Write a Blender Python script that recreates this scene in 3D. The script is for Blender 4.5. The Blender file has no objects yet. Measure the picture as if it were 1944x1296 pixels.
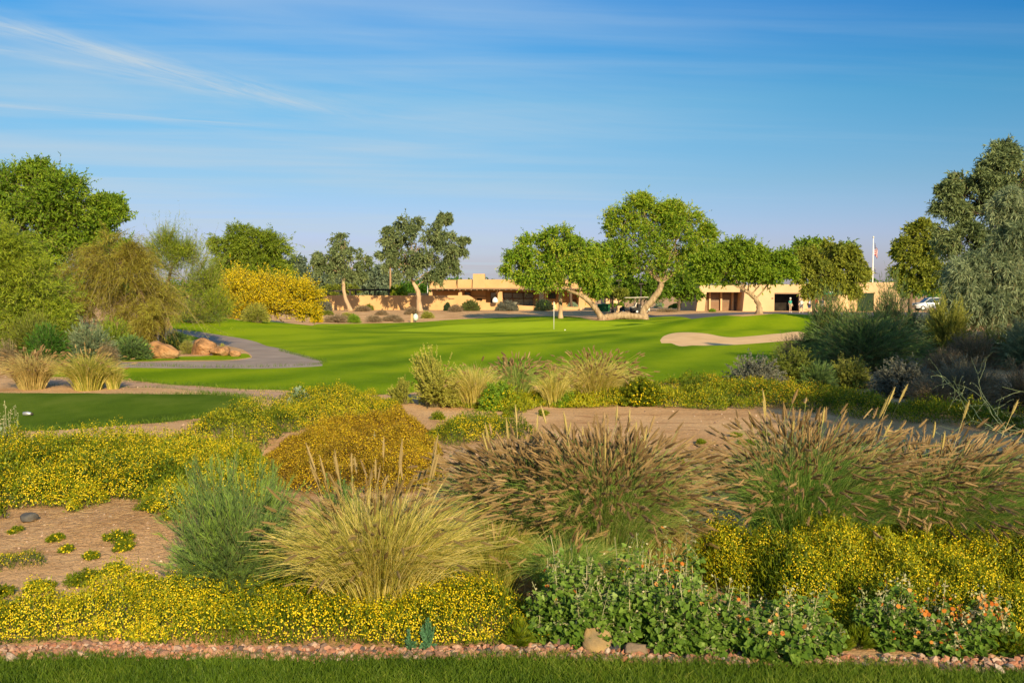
import bpy, bmesh, math
import numpy as np
from mathutils import Vector, Matrix
from mathutils.geometry import delaunay_2d_cdt
R = math.radians
scene = bpy.context.scene
COL = scene.collection
# ------------------------------------------------------------------ camera
EYE = 2.0
PITCH = math.atan(88/1890)
cam_d = bpy.data.cameras.new("camera"); cam = bpy.data.objects.new("camera", cam_d); COL.objects.link(cam)
cam.location = (0, 0, EYE); cam.rotation_euler = (math.pi/2 - PITCH, 0, 0)
cam_d.lens = 35; cam_d.sensor_width = 36; cam_d.clip_end = 20000; cam_d.clip_start = 0.05
scene.camera = cam
# ------------------------------------------------------------------ sun, sky, exposure
SUN_AZ = 17.0      # degrees to the right of straight behind the camera
SUN_EL = 21.0
sd = Vector((math.sin(R(SUN_AZ))*math.cos(R(SUN_EL)), -math.cos(R(SUN_AZ))*math.cos(R(SUN_EL)), math.sin(R(SUN_EL))))
sun_d = bpy.data.lights.new("sun", 'SUN'); sun = bpy.data.objects.new("sun", sun_d); COL.objects.link(sun)
sun.rotation_euler = sd.to_track_quat('Z', 'Y').to_euler()
sun_d.energy = 5.0; sun_d.angle = R(0.5); sun_d.color = (1.0, 0.80, 0.48)
world = bpy.data.worlds.new("World"); scene.world = world; world.use_nodes = True
def build_world():
    nt = world.node_tree; N = nt.nodes; L = nt.links
    N.clear()
    out = N.new('ShaderNodeOutputWorld'); bg = N.new('ShaderNodeBackground'); bg.inputs['Strength'].default_value = 0.15
    L.new(bg.outputs[0], out.inputs[0])
    sky = N.new('ShaderNodeTexSky'); sky.sky_type = 'NISHITA'; sky.sun_disc = False
    sky.sun_elevation = R(SUN_EL); sky.sun_rotation = R(180 - SUN_AZ)
    sky.altitude = 400; sky.air_density = 1.0; sky.dust_density = 1.2; sky.ozone_density = 3.0
    hs = N.new('ShaderNodeHueSaturation'); hs.inputs['Saturation'].default_value = 1.22; hs.inputs['Value'].default_value = 1.0
    L.new(sky.outputs[0], hs.inputs['Color'])
    tc = N.new('ShaderNodeTexCoord'); sep = N.new('ShaderNodeSeparateXYZ'); L.new(tc.outputs['Generated'], sep.inputs[0])
    tr = N.new('ShaderNodeValToRGB'); te = tr.color_ramp.elements; [te.new(0.1*i) for i in range(1, 6)]      # dusty lavender air low over the horizon; unseen upper sky brightened to fill shadows
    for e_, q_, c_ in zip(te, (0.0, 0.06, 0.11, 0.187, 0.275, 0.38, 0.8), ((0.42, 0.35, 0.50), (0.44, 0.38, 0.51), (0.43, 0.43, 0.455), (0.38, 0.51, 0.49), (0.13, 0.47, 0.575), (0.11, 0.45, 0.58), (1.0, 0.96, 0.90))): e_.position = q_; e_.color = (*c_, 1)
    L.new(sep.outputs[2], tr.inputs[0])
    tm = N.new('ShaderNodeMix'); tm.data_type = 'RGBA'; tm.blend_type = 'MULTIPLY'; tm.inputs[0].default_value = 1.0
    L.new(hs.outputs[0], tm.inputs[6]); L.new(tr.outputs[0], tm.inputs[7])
    def M(op, a, b=None, c=None, clamp=False):
        n = N.new('ShaderNodeMath'); n.operation = op; n.use_clamp = clamp
        for i, v in enumerate((a, b, c)):
            if v is None: continue
            if isinstance(v, (int, float)): n.inputs[i].default_value = v
            else: L.new(v, n.inputs[i])
        return n.outputs[0]
    z = M('MAXIMUM', M('ADD', sep.outputs[2], 0.02), 0.02)
    u = M('DIVIDE', sep.outputs[0], z); v = M('DIVIDE', sep.outputs[1], z)
    cmb = N.new('ShaderNodeCombineXYZ'); L.new(u, cmb.inputs[0]); L.new(v, cmb.inputs[1])
    rx = N.new('ShaderNodeMapRange'); L.new(sep.outputs[0], rx.inputs[0]); rx.inputs[1].default_value = -0.05; rx.inputs[2].default_value = 0.48; rx.inputs[3].default_value = 0.0; rx.inputs[4].default_value = 1.0
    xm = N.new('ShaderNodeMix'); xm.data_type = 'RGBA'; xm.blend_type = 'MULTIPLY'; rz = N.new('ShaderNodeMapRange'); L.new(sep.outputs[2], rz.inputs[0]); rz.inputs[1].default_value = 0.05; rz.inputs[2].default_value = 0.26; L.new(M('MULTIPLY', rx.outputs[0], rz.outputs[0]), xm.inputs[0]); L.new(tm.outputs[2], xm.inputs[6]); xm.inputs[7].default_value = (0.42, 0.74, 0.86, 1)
    def noise(vec, sx, sy, rot, scale, detail, rough=0.55, loc=(0,0,0), dist=0.0):
        m = N.new('ShaderNodeMapping'); m.vector_type = 'TEXTURE'; m.inputs['Rotation'].default_value = (0,0,rot)
        m.inputs['Scale'].default_value = (sx, sy, 1); m.inputs['Location'].default_value = loc
        L.new(vec, m.inputs[0])
        t = N.new('ShaderNodeTexNoise'); t.inputs['Scale'].default_value = scale; t.inputs['Detail'].default_value = detail
        t.inputs['Roughness'].default_value = rough; t.inputs['Distortion'].default_value = dist
        L.new(m.outputs[0], t.inputs[0]); return t.outputs[0]
    def ramp(val, lo, hi):
        n = N.new('ShaderNodeMapRange'); n.interpolation_type = 'SMOOTHSTEP'
        L.new(val, n.inputs[0]); n.inputs[1].default_value = lo; n.inputs[2].default_value = hi; return n.outputs[0]
    # one long cirrus streak crossing the cloud plane
    A = np.array([-1.70, 3.55]); B = np.array([-1.0, 4.75]); d = (B-A)/np.linalg.norm(B-A); nrm = np.array([-d[1], d[0]])
    wob = M('MULTIPLY', M('SUBTRACT', noise(cmb.outputs[0], 1, 1, 0, 1.1, 3), 0.5), 0.22)
    dist = M('ADD', M('ADD', M('MULTIPLY', u, float(nrm[0])), M('MULTIPLY', v, float(nrm[1]))), -float(A@nrm))
    dist = M('ADD', dist, wob)
    along = M('ADD', M('ADD', M('MULTIPLY', u, float(d[0])), M('MULTIPLY', v, float(d[1]))), -float(A@d))
    ang = math.atan2(d[1], d[0])
    fib = noise(cmb.outputs[0], 1.6, 0.32, ang+0.12, 2.6, 8, 0.68, dist=0.5)
    wid = M('ADD', 0.20, M('MULTIPLY', M('MAXIMUM', along, 0.0), 0.12))
    core = M('SUBTRACT', 1.0, M('DIVIDE', M('ABSOLUTE', dist), wid), clamp=True)
    win = M('MULTIPLY', ramp(along, -1.6, -0.5), M('SUBTRACT', 1.0, ramp(along, 0.9, 2.1)))
    streak = M('MULTIPLY', M('MULTIPLY', M('POWER', core, 1.6), win), ramp(fib, 0.28, 0.70))
    def streak2(A, B, w0, w1, a0, a1, a2, a3, sd, f0=0.34, f1=0.66):
        A = np.array(A); B = np.array(B); d = (B-A)/np.linalg.norm(B-A); nr = np.array([-d[1], d[0]])
        ds = M('ADD', M('ADD', M('ADD', M('MULTIPLY', u, float(nr[0])), M('MULTIPLY', v, float(nr[1]))), -float(A@nr)), wob)
        al = M('ADD', M('ADD', M('MULTIPLY', u, float(d[0])), M('MULTIPLY', v, float(d[1]))), -float(A@d))
        fb = noise(cmb.outputs[0], 2.0, 0.30, math.atan2(d[1], d[0]), 2.2, 8, 0.62, loc=(sd, sd*0.7, 0), dist=0.4)
        co = M('SUBTRACT', 1.0, M('DIVIDE', M('ABSOLUTE', ds), M('ADD', w0, M('MULTIPLY', M('MAXIMUM', al, 0.0), w1))), clamp=True)
        return M('MULTIPLY', M('MULTIPLY', M('POWER', co, 1.5), M('MULTIPLY', ramp(al, a0, a1), M('SUBTRACT', 1.0, ramp(al, a2, a3)))), ramp(fb, f0, f1))
    streak = M('ADD', streak, M('MULTIPLY', streak2((-1.93, 3.76), (-1.30, 4.47), 0.10, 0.10, -1.2, -0.2, 0.7, 1.5, 3.1), 0.55))
    streak = M('ADD', streak, M('MULTIPLY', streak2((-2.44, 4.75), (-1.17, 5.35), 0.16, 0.08, -1.2, -0.2, 0.9, 2.0, 6.3), 0.55))
    streak = M('ADD', streak, M('MULTIPLY', streak2((-1.0, 4.6), (-0.1, 5.2), 1.1, 0.25, -0.8, 0.4, 0.8, 2.4, 9.3, 0.0, 1.1), 0.42), clamp=True)
    # wide thin veil, stronger on the left
    veil_n = noise(cmb.outputs[0], 3.2, 1.3, 0.25, 0.8, 6, 0.5, loc=(1.7, 0.4, 0), dist=0.4)
    veil = M('MULTIPLY', ramp(veil_n, 0.36, 0.74), ramp(M('MULTIPLY', u, -1.0), -2.2, 1.4))
    wisp_n = noise(cmb.outputs[0], 6.0, 0.9, 0.12, 1.3, 7, 0.55, loc=(7.7, 2.4, 0), dist=0.3)
    wisp = M('MULTIPLY', M('MULTIPLY', ramp(wisp_n, 0.46, 0.78), 0.42), ramp(M('MULTIPLY', u, -1.0), -5.0, 2.5))
    fade = ramp(sep.outputs[2], 0.02, 0.10)
    tot = M('ADD', M('MULTIPLY', streak, 0.92), M('ADD', M('MULTIPLY', veil, 0.75), M('MULTIPLY', wisp, fade)), clamp=True)
    tot = M('MULTIPLY', tot, 0.9, clamp=True)
    mix = N.new('ShaderNodeMix'); mix.data_type = 'RGBA'
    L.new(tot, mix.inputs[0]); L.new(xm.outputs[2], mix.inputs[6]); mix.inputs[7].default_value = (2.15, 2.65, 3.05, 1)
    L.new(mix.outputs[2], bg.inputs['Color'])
build_world()
scene.view_settings.view_transform = 'Standard'; scene.view_settings.look = 'None'
scene.view_settings.exposure = 0.70; scene.view_settings.gamma = 1.0
scene.cycles.max_bounces = 6; scene.cycles.transmission_bounces = 4; scene.cycles.transparent_max_bounces = 4
scene.render.resolution_x = 1024; scene.render.resolution_y = 682

# ------------------------------------------------------------------ noise + terrain
def _h(ix, iy, s):
    n = (ix.astype(np.int64)*374761393 + iy.astype(np.int64)*668265263 + s*1442695041) & 0x7fffffff
    n = ((n ^ (n >> 13))*1274126177) & 0x7fffffff
    return ((n ^ (n >> 16)) & 0xffff)/65535.0
def vnoise(x, y, s=0):
    x = np.asarray(x, float); y = np.asarray(y, float)
    ix = np.floor(x); iy = np.floor(y); fx = x-ix; fy = y-iy
    fx = fx*fx*(3-2*fx); fy = fy*fy*(3-2*fy)
    a = _h(ix, iy, s); b = _h(ix+1, iy, s); c = _h(ix, iy+1, s); d = _h(ix+1, iy+1, s)
    return (a*(1-fx)+b*fx)*(1-fy) + (c*(1-fx)+d*fx)*fy
def fbm(x, y, s=0, o=3):
    r = 0; a = 0.5
    for i in range(o): r = r + a*vnoise(x*2**i, y*2**i, s+i*17); a *= 0.5
    return r/(1-0.5**o)
def gs(x, y, cx, cy, sx, sy): return np.exp(-((x-cx)/sx)**2-((y-cy)/sy)**2)
def sst(a, b, x): t = np.clip((x-a)/(b-a), 0, 1); return t*t*(3-2*t)
def H(x, y):
    x = np.asarray(x, float); y = np.asarray(y, float)
    z = 1.25*gs(x, y, 18, 31, 8, 9)
    z = z + 1.15*gs(x, y, -18.5, 58, 8.5, 12)
    z = z + 1.15*gs(x, y, 19, 70, 9, 8)
    z = z + 0.22*gs(x, y, 5, 98, 9, 7) + 0.15*gs(x, y, -2, 38, 14, 4) - 0.10*gs(x, y, 4, 46, 12, 5)
    z = z - 0.40*sst(34, 60, y)*(1-sst(96, 130, y))
    z = z - 0.42*gs(x, y, -4, 80, 16, 14) - 0.35*gs(x, y, -12, 98, 9, 8)
    z = z + 0.10*gs(x, y, 12, 44, 5, 2.2) + 0.20*gs(x, y, 12.5, 58, 8, 3)
    z = z + 0.20*np.clip(1.25-((x+8.5)/6.5)**4-((y-15.6)/3.6)**4, 0, 1)
    z = z - 0.12*gs(x, y, 3, 13.5, 7, 3) + 0.10*gs(x, y, -3, 8.5, 3.5, 1.5)
    z = z + sst(6.2, 9, y)*(1-sst(26, 40, y))*0.10*(fbm(x*0.6, y*0.6, 3)-0.5)
    z = z + sst(24, 36, y)*(1-sst(88, 100, y))*0.38*(fbm(x/13, y/9, 31, 2)-0.5)
    z = z + sst(100, 300, y)*0.6*(fbm(x/40, y/40, 9)-0.5)
    return z
def W(px, py, Y):
    """world point seen at photo pixel (px, py) of the 1944 px wide photograph at ground distance Y"""
    a = (px-972)/1890; b = (648-py)/1890
    dx = a; dy = math.cos(PITCH)+b*math.sin(PITCH); dz = -math.sin(PITCH)+b*math.cos(PITCH)
    t = Y/dy
    return np.array([dx*t, Y, EYE+dz*t])
def G(px, py, lo=3.0, hi=400.0):
    ys = np.exp(np.linspace(math.log(lo), math.log(hi), 1600))
    a = (px-972)/1890; b = (648-py)/1890
    dy = math.cos(PITCH)+b*math.sin(PITCH); dz = -math.sin(PITCH)+b*math.cos(PITCH)
    xs = a*ys/dy; zs = EYE+dz*ys/dy
    d = zs-H(xs, ys)
    k = np.argmax(d < 0)
    if d[k] >= 0: k = len(ys)-1
    if k > 0 and d[k-1] > d[k]:
        f = d[k-1]/(d[k-1]-d[k]); Y = ys[k-1]+(ys[k]-ys[k-1])*f
    else: Y = ys[k]
    x = a*Y/dy
    return np.array([x, Y, float(H(x, Y))])
def on(x, y): return np.array([x, y, float(H(x, y))])

# ------------------------------------------------------------------ materials
def new_mat(name):
    m = bpy.data.materials.new(name); m.use_nodes = True; m.node_tree.nodes.clear(); return m
def leaf_mat(name, cols, trans=0.3, rough=0.55, spec=0.25):
    """foliage: the 'var' attribute of every blade or leaf picks its own colour"""
    m = new_mat(name); nt = m.node_tree; N = nt.nodes; L = nt.links
    out = N.new('ShaderNodeOutputMaterial'); at = N.new('ShaderNodeAttribute'); at.attribute_name = 'var'
    cr = N.new('ShaderNodeValToRGB'); el = cr.color_ramp.elements
    n = len(cols)
    while len(el) < n: el.new(0.5)
    for i, c in enumerate(cols): el[i].position = i/(n-1); el[i].color = (*c, 1)
    L.new(at.outputs['Fac'], cr.inputs[0])
    p = N.new('ShaderNodeBsdfPrincipled'); p.inputs['Roughness'].default_value = rough; p.inputs['Specular IOR Level'].default_value = spec
    t = N.new('ShaderNodeBsdfTranslucent'); mx = N.new('ShaderNodeMixShader'); mx.inputs[0].default_value = trans
    L.new(cr.outputs[0], p.inputs['Base Color']); L.new(cr.outputs[0], t.inputs['Color'])
    L.new(p.outputs[0], mx.inputs[1]); L.new(t.outputs[0], mx.inputs[2]); L.new(mx.outputs[0], out.inputs[0])
    return m
def surf_mat(name, c1, c2, scale=3.0, rough=0.85, bump=0.3, bscale=20, spec=0.2, c3=None, stretch=(1,1,1), detail=6, metal=0.0, bdist=0.02, wear=None):
    m = new_mat(name); nt = m.node_tree; N = nt.nodes; L = nt.links
    out = N.new('ShaderNodeOutputMaterial'); p = N.new('ShaderNodeBsdfPrincipled')
    tc = N.new('ShaderNodeTexCoord'); mp = N.new('ShaderNodeMapping'); mp.inputs['Scale'].default_value = stretch
    L.new(tc.outputs['Object'], mp.inputs[0])
    n1 = N.new('ShaderNodeTexNoise'); n1.inputs['Scale'].default_value = scale; n1.inputs['Detail'].default_value = detail
    L.new(mp.outputs[0], n1.inputs[0])
    cr = N.new('ShaderNodeValToRGB'); el = cr.color_ramp.elements
    el[0].position = 0.32; el[0].color = (*c1, 1); el[1].position = 0.68; el[1].color = (*c2, 1)
    if c3: e = el.new(0.5); e.color = (*c3, 1)
    L.new(n1.outputs[0], cr.inputs[0]); L.new(cr.outputs[0], p.inputs['Base Color'])
    p.inputs['Roughness'].default_value = rough; p.inputs['Specular IOR Level'].default_value = spec; p.inputs['Metallic'].default_value = metal
    if bump:
        n2 = N.new('ShaderNodeTexNoise'); n2.inputs['Scale'].default_value = bscale; n2.inputs['Detail'].default_value = 5
        L.new(mp.outputs[0], n2.inputs[0])
        b = N.new('ShaderNodeBump'); b.inputs['Strength'].default_value = bump; b.inputs['Distance'].default_value = bdist
        L.new(n2.outputs[0], b.inputs['Height']); L.new(b.outputs[0], p.inputs['Normal'])
    L.new(p.outputs[0], out.inputs[0]); return m
def glass_mat(name, col=(0.03,0.04,0.045)):
    m = new_mat(name); N = m.node_tree.nodes; L = m.node_tree.links
    out = N.new('ShaderNodeOutputMaterial'); p = N.new('ShaderNodeBsdfPrincipled')
    p.inputs['Base Color'].default_value = (*col, 1); p.inputs['Roughness'].default_value = 0.08; p.inputs['Specular IOR Level'].default_value = 0.6
    L.new(p.outputs[0], out.inputs[0]); return m
def attr_mat(name, rough=0.8, bump=0.4, bscale=60, spec=0.2, cols=None):
    m = leaf_mat(name, cols, 0.0, rough, spec); nt = m.node_tree; N = nt.nodes; L = nt.links
    p = [n for n in N if n.type == 'BSDF_PRINCIPLED'][0]
    tc = N.new('ShaderNodeTexCoord'); n2 = N.new('ShaderNodeTexNoise'); n2.inputs['Scale'].default_value = bscale
    L.new(tc.outputs['Object'], n2.inputs[0]); b = N.new('ShaderNodeBump'); b.inputs['Strength'].default_value = bump; b.inputs['Distance'].default_value = 0.01
    L.new(n2.outputs[0], b.inputs['Height']); L.new(b.outputs[0], p.inputs['Normal']); return m

# ------------------------------------------------------------------ mesh accumulator
ORG = {}
class MB:
    def __init__(s): s.v = []; s.f = {}; s.a = []; s.n = 0
    def add(s, verts, faces, var=0.5):
        """verts (n,3); faces (m,k) indices into verts; var scalar or (n,)"""
        verts = np.asarray(verts, float).reshape(-1, 3); faces = np.asarray(faces, np.int64)
        s.v.append(verts); s.a.append(np.broadcast_to(np.asarray(var, float), (len(verts),)).copy())
        s.f.setdefault(faces.shape[1], []).append(faces+s.n); s.n += len(verts)
    def build(s, name, mat, parent=None, smooth=False, origin=(0,0,0)):
        if parent is not None: origin = ORG.get(parent.name, tuple(parent.location))
        me = bpy.data.meshes.new(name)
        if s.n:
            v = np.concatenate(s.v)-np.asarray(origin, float)
            me.vertices.add(len(v)); me.vertices.foreach_set('co', v.astype(np.float32).ravel())
            loops = []; tot = []
            for k, fl in s.f.items():
                f = np.concatenate(fl); loops.append(f.ravel()); tot.append(np.full(len(f), k))
            loops = np.concatenate(loops); tot = np.concatenate(tot); st = np.concatenate(([0], np.cumsum(tot)[:-1]))
            me.loops.add(len(loops)); me.loops.foreach_set('vertex_index', loops.astype(np.int32))
            me.polygons.add(len(tot)); me.polygons.foreach_set('loop_start', st.astype(np.int32)); me.polygons.foreach_set('loop_total', tot.astype(np.int32))
            me.polygons.foreach_set('use_smooth', np.full(len(tot), bool(smooth)))
            at = me.attributes.new('var', 'FLOAT', 'POINT'); at.data.foreach_set('value', np.concatenate(s.a).astype(np.float32))
            me.update(calc_edges=True)
        if mat: me.materials.append(mat)
        o = bpy.data.objects.new(name, me); COL.objects.link(o)
        if parent is not None: o.parent = parent
        else: o.location = origin
        ORG[o.name] = tuple(origin)
        return o
def nrm(a): return a/np.maximum(np.linalg.norm(a, axis=-1, keepdims=True), 1e-9)
def ribbons(mb, p0, p1, p2, w0, w1, seg, var, rng):
    n = len(p0); t = np.linspace(0, 1, seg+1)[None, :, None]
    P = (1-t)**2*p0[:, None]+2*t*(1-t)*p1[:, None]+t**2*p2[:, None]
    T = nrm(2*(1-t)*(p1-p0)[:, None]+2*t*(p2-p1)[:, None])
    side = nrm(np.cross(T, nrm(rng.normal(size=(n, 1, 3)))))
    w = (np.broadcast_to(np.asarray(w0), (n,))[:, None, None]*(1-t)+np.broadcast_to(np.asarray(w1), (n,))[:, None, None]*t)*0.5
    V = np.stack([P-side*w, P+side*w], 2).reshape(-1, 3)
    b = (np.arange(n)*(seg+1)*2)[:, None]; k = (np.arange(seg)*2)[None]
    F = np.stack([b+k, b+k+1, b+k+3, b+k+2], -1).reshape(-1, 4)
    vv = np.repeat(np.broadcast_to(np.asarray(var, float), (n,)), (seg+1)*2)
    mb.add(V, F, vv); return P
def bez(p0, p1, p2, t):
    t = t[:, None]; return (1-t)**2*p0+2*t*(1-t)*p1+t**2*p2
def bezt(p0, p1, p2, t):
    t = t[:, None]; return nrm(2*(1-t)*(p1-p0)+2*t*(p2-p1))
def leaves(mb, p, a, L, w, var, rng, mid=0.45, facing=None):
    n = len(p); s = nrm(np.cross(a, nrm(rng.normal(size=(n, 3)) if facing is None else facing)))
    L = np.broadcast_to(np.asarray(L, float), (n,))[:, None]; w = np.broadcast_to(np.asarray(w, float), (n,))[:, None]
    V = np.stack([p, p+a*L*mid+s*w/2, p+a*L, p+a*L*mid-s*w/2], 1).reshape(-1, 3)
    F = np.arange(4*n).reshape(n, 4)
    mb.add(V, F, np.repeat(np.broadcast_to(np.asarray(var, float), (n,)), 4))
STAR = [(0, 0), (.10, .32), (.42, .30), (.50, .55), (.33, .70), (.22, .95), (0, 1.12), (-.22, .95), (-.33, .70), (-.50, .55), (-.42, .30), (-.10, .32)]
def lobed(mb, p, a, L, w, var, rng, facing):
    n = len(p); s = nrm(np.cross(a, facing)); nn = np.cross(s, a)
    L = np.broadcast_to(np.asarray(L, float), (n,))[:, None]; w = np.broadcast_to(np.asarray(w, float), (n,))[:, None]
    vs = [p+a*L*y+s*w*x+nn*w*(0.30*abs(x)-0.12*y) for x, y in STAR]
    V = np.stack(vs, 1).reshape(-1, 3); k = len(STAR); F1 = np.arange(k*n).reshape(n, k)
    # two folded halves so the leaf has a midrib
    A = F1[:, [0, 1, 2, 3, 4, 5, 6]]; B = F1[:, [0, 6, 7, 8, 9, 10, 11]]
    vv = np.repeat(np.broadcast_to(np.asarray(var, float), (n,)), k)
    off = mb.n; mb.v.append(V); mb.a.append(vv); mb.f.setdefault(7, []).append(np.concatenate([A, B])+off); mb.n += len(V)
def discs(mb, p, nv, r, var, rng, k=6, cup=0.25):
    n = len(p); u = nrm(np.cross(nv, nrm(rng.normal(size=(n, 3))))); w = np.cross(nv, u)
    r = np.broadcast_to(np.asarray(r, float), (n,))[:, None]
    vs = [p+(u*math.cos(2*math.pi*i/k)+w*math.sin(2*math.pi*i/k))*r*(1.0 if i % 2 else 0.8)+nv*r*cup for i in range(k)]
    V = np.stack(vs, 1).reshape(-1, 3); F = np.arange(k*n).reshape(n, k)
    mb.add(V, F, np.repeat(np.broadcast_to(np.asarray(var, float), (n,)), k))
def tube(mb, pts, rad, sides=8, var=0.5, cap=True, rng=None, rough=0.0):
    pts = np.asarray(pts, float); m = len(pts); T = np.gradient(pts, axis=0); T = nrm(T)
    ref = np.array([0.31, 0.17, 0.94]); 
    if abs(T[0]@ref) > 0.9: ref = np.array([1., 0.1, 0])
    ring = []
    u = nrm(np.cross(T[0], ref))
    for i in range(m):
        u = nrm(u-T[i]*(u@T[i])); w = np.cross(T[i], u)
        a = np.arange(sides)*2*math.pi/sides
        rr = rad[i]*(1+(rough*(rng.random(sides)-0.5) if rough else 0))
        ring.append(pts[i]+(np.cos(a)*rr if rough else np.cos(a)*rad[i])[:, None]*u+(np.sin(a)*rr if rough else np.sin(a)*rad[i])[:, None]*w)
    V = np.concatenate(ring); F = []
    for i in range(m-1):
        for j in range(sides):
            F.append((i*sides+j, i*sides+(j+1) % sides, (i+1)*sides+(j+1) % sides, (i+1)*sides+j))
    mb.add(V, F, var)
    if cap:
        off = mb.n-len(V)
        mb.f.setdefault(sides, []).append(np.array([list(range(sides))[::-1], [(m-1)*sides+j for j in range(sides)]])+off)
def box(mb, x0, x1, y0, y1, z0, z1, tx=0, ty=0, var=0.5):
    V = [(x0, y0, z0), (x1, y0, z0), (x1, y1, z0), (x0, y1, z0), (x0+tx, y0+ty, z1), (x1-tx, y0+ty, z1), (x1-tx, y1-ty, z1), (x0+tx, y1-ty, z1)]
    mb.add(V, [(3, 2, 1, 0), (4, 5, 6, 7), (0, 1, 5, 4), (1, 2, 6, 5), (2, 3, 7, 6), (3, 0, 4, 7)], var)
def curve_pts(pts, n):
    """smooth Catmull-Rom through points"""
    P = np.asarray(pts, float); m = len(P)
    if m == 2: t = np.linspace(0, 1, n)[:, None]; return P[0]*(1-t)+P[1]*t
    E = np.vstack([2*P[0]-P[1], P, 2*P[-1]-P[-2]]); out = []
    for t in np.linspace(0, m-1-1e-6, n):
        i = int(t); f = t-i; a, b, c, d = E[i], E[i+1], E[i+2], E[i+3]
        out.append(0.5*((2*b)+(-a+c)*f+(2*a-5*b+4*c-d)*f*f+(-a+3*b-3*c+d)*f**3))
    return np.array(out)
def empty(name, loc=(0, 0, 0)):
    o = bpy.data.objects.new(name, None); o.location = loc; o.empty_display_size = 0.3; COL.objects.link(o); return o
def tag(o, label=None, cat=None, group=None, kind=None):
    if label: o['label'] = label
    if cat: o['category'] = cat
    if group: o['group'] = group
    if kind: o['kind'] = kind
    return o
def copy_tree(o, parent=None):
    c = o.copy(); COL.objects.link(c); c.parent = parent
    for ch in list(o.children): copy_tree(ch, c)
    return c

# ------------------------------------------------------------------ ground materials
def dirt_material():
    m = new_mat("dirt"); nt = m.node_tree; N = nt.nodes; L = nt.links
    out = N.new('ShaderNodeOutputMaterial'); p = N.new('ShaderNodeBsdfPrincipled'); L.new(p.outputs[0], out.inputs[0])
    tc = N.new('ShaderNodeTexCoord')
    def noise(sc, det=6, rough=0.6, st=(1,1,1), dist=0.0):
        mp = N.new('ShaderNodeMapping'); mp.inputs['Scale'].default_value = st; L.new(tc.outputs['Object'], mp.inputs[0])
        n = N.new('ShaderNodeTexNoise'); n.inputs['Scale'].default_value = sc; n.inputs['Detail'].default_value = det; n.inputs['Roughness'].default_value = rough; n.inputs['Distortion'].default_value = dist
        L.new(mp.outputs[0], n.inputs[0]); return n.outputs[0]
    def ramp(v, stops):
        c = N.new('ShaderNodeValToRGB'); e = c.color_ramp.elements
        while len(e) < len(stops): e.new(0.5)
        for i, (q, col) in enumerate(stops): e[i].position = q; e[i].color = (*col, 1)
        L.new(v, c.inputs[0]); return c.outputs[0]
    def mix(f, a, b, op='MIX'):
        x = N.new('ShaderNodeMix'); x.data_type = 'RGBA'; x.blend_type = op
        if isinstance(f, float): x.inputs[0].default_value = f
        else: L.new(f, x.inputs[0])
        L.new(a, x.inputs[6])
        if isinstance(b, tuple): x.inputs[7].default_value = (*b, 1)
        else: L.new(b, x.inputs[7])
        return x.outputs[2]
    base = ramp(noise(0.55, 5), [(0.3, (0.47, 0.265, 0.115)), (0.5, (0.63, 0.385, 0.19)), (0.72, (0.74, 0.485, 0.255))])
    g = ramp(noise(38, 6, 0.7), [(0.28, (0.42, 0.40, 0.38)), (0.5, (0.9, 0.88, 0.86)), (0.75, (1.25, 1.2, 1.15))])
    c = mix(0.75, base, g, 'MULTIPLY')
    st = ramp(noise(2.2, 6, 0.62, (0.5, 2.6, 1), 0.6), [(0.56, (0, 0, 0)), (0.66, (1, 1, 1))])
    c = mix(st, c, mix(0.75, c, (0.60, 0.50, 0.44), 'MULTIPLY'))     # darker streaks stretched across the dirt
    vo = N.new('ShaderNodeTexVoronoi'); vo.inputs['Scale'].default_value = 26; L.new(tc.outputs['Object'], vo.inputs[0])
    vs = ramp(vo.outputs['Distance'], [(0.10, (1, 1, 1)), (0.20, (0, 0, 0))])
    pk = ramp(vo.outputs['Color'], [(0.2, (0.20, 0.13, 0.10)), (0.8, (0.62, 0.44, 0.34))])
    sel = ramp(noise(1.3, 4), [(0.42, (0, 0, 0)), (0.62, (1, 1, 1))])
    ff = N.new('ShaderNodeMath'); ff.operation = 'MULTIPLY'; L.new(vs, ff.inputs[0]); L.new(sel, ff.inputs[1])
    c = mix(ff.outputs[0], c, pk)
    L.new(c, p.inputs['Base Color']); p.inputs['Roughness'].default_value = 0.95; p.inputs['Specular IOR Level'].default_value = 0.1
    n3 = noise(9, 8, 0.7); b = N.new('ShaderNodeBump'); b.inputs['Strength'].default_value = 0.9; b.inputs['Distance'].default_value = 0.05
    L.new(n3, b.inputs['Height'])
    b2 = N.new('ShaderNodeBump'); b2.inputs['Strength'].default_value = 0.5; b2.inputs['Distance'].default_value = 0.01
    L.new(noise(90, 3), b2.inputs['Height']); L.new(b.outputs[0], b2.inputs['Normal']); L.new(b2.outputs[0], p.inputs['Normal'])
    return m
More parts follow.
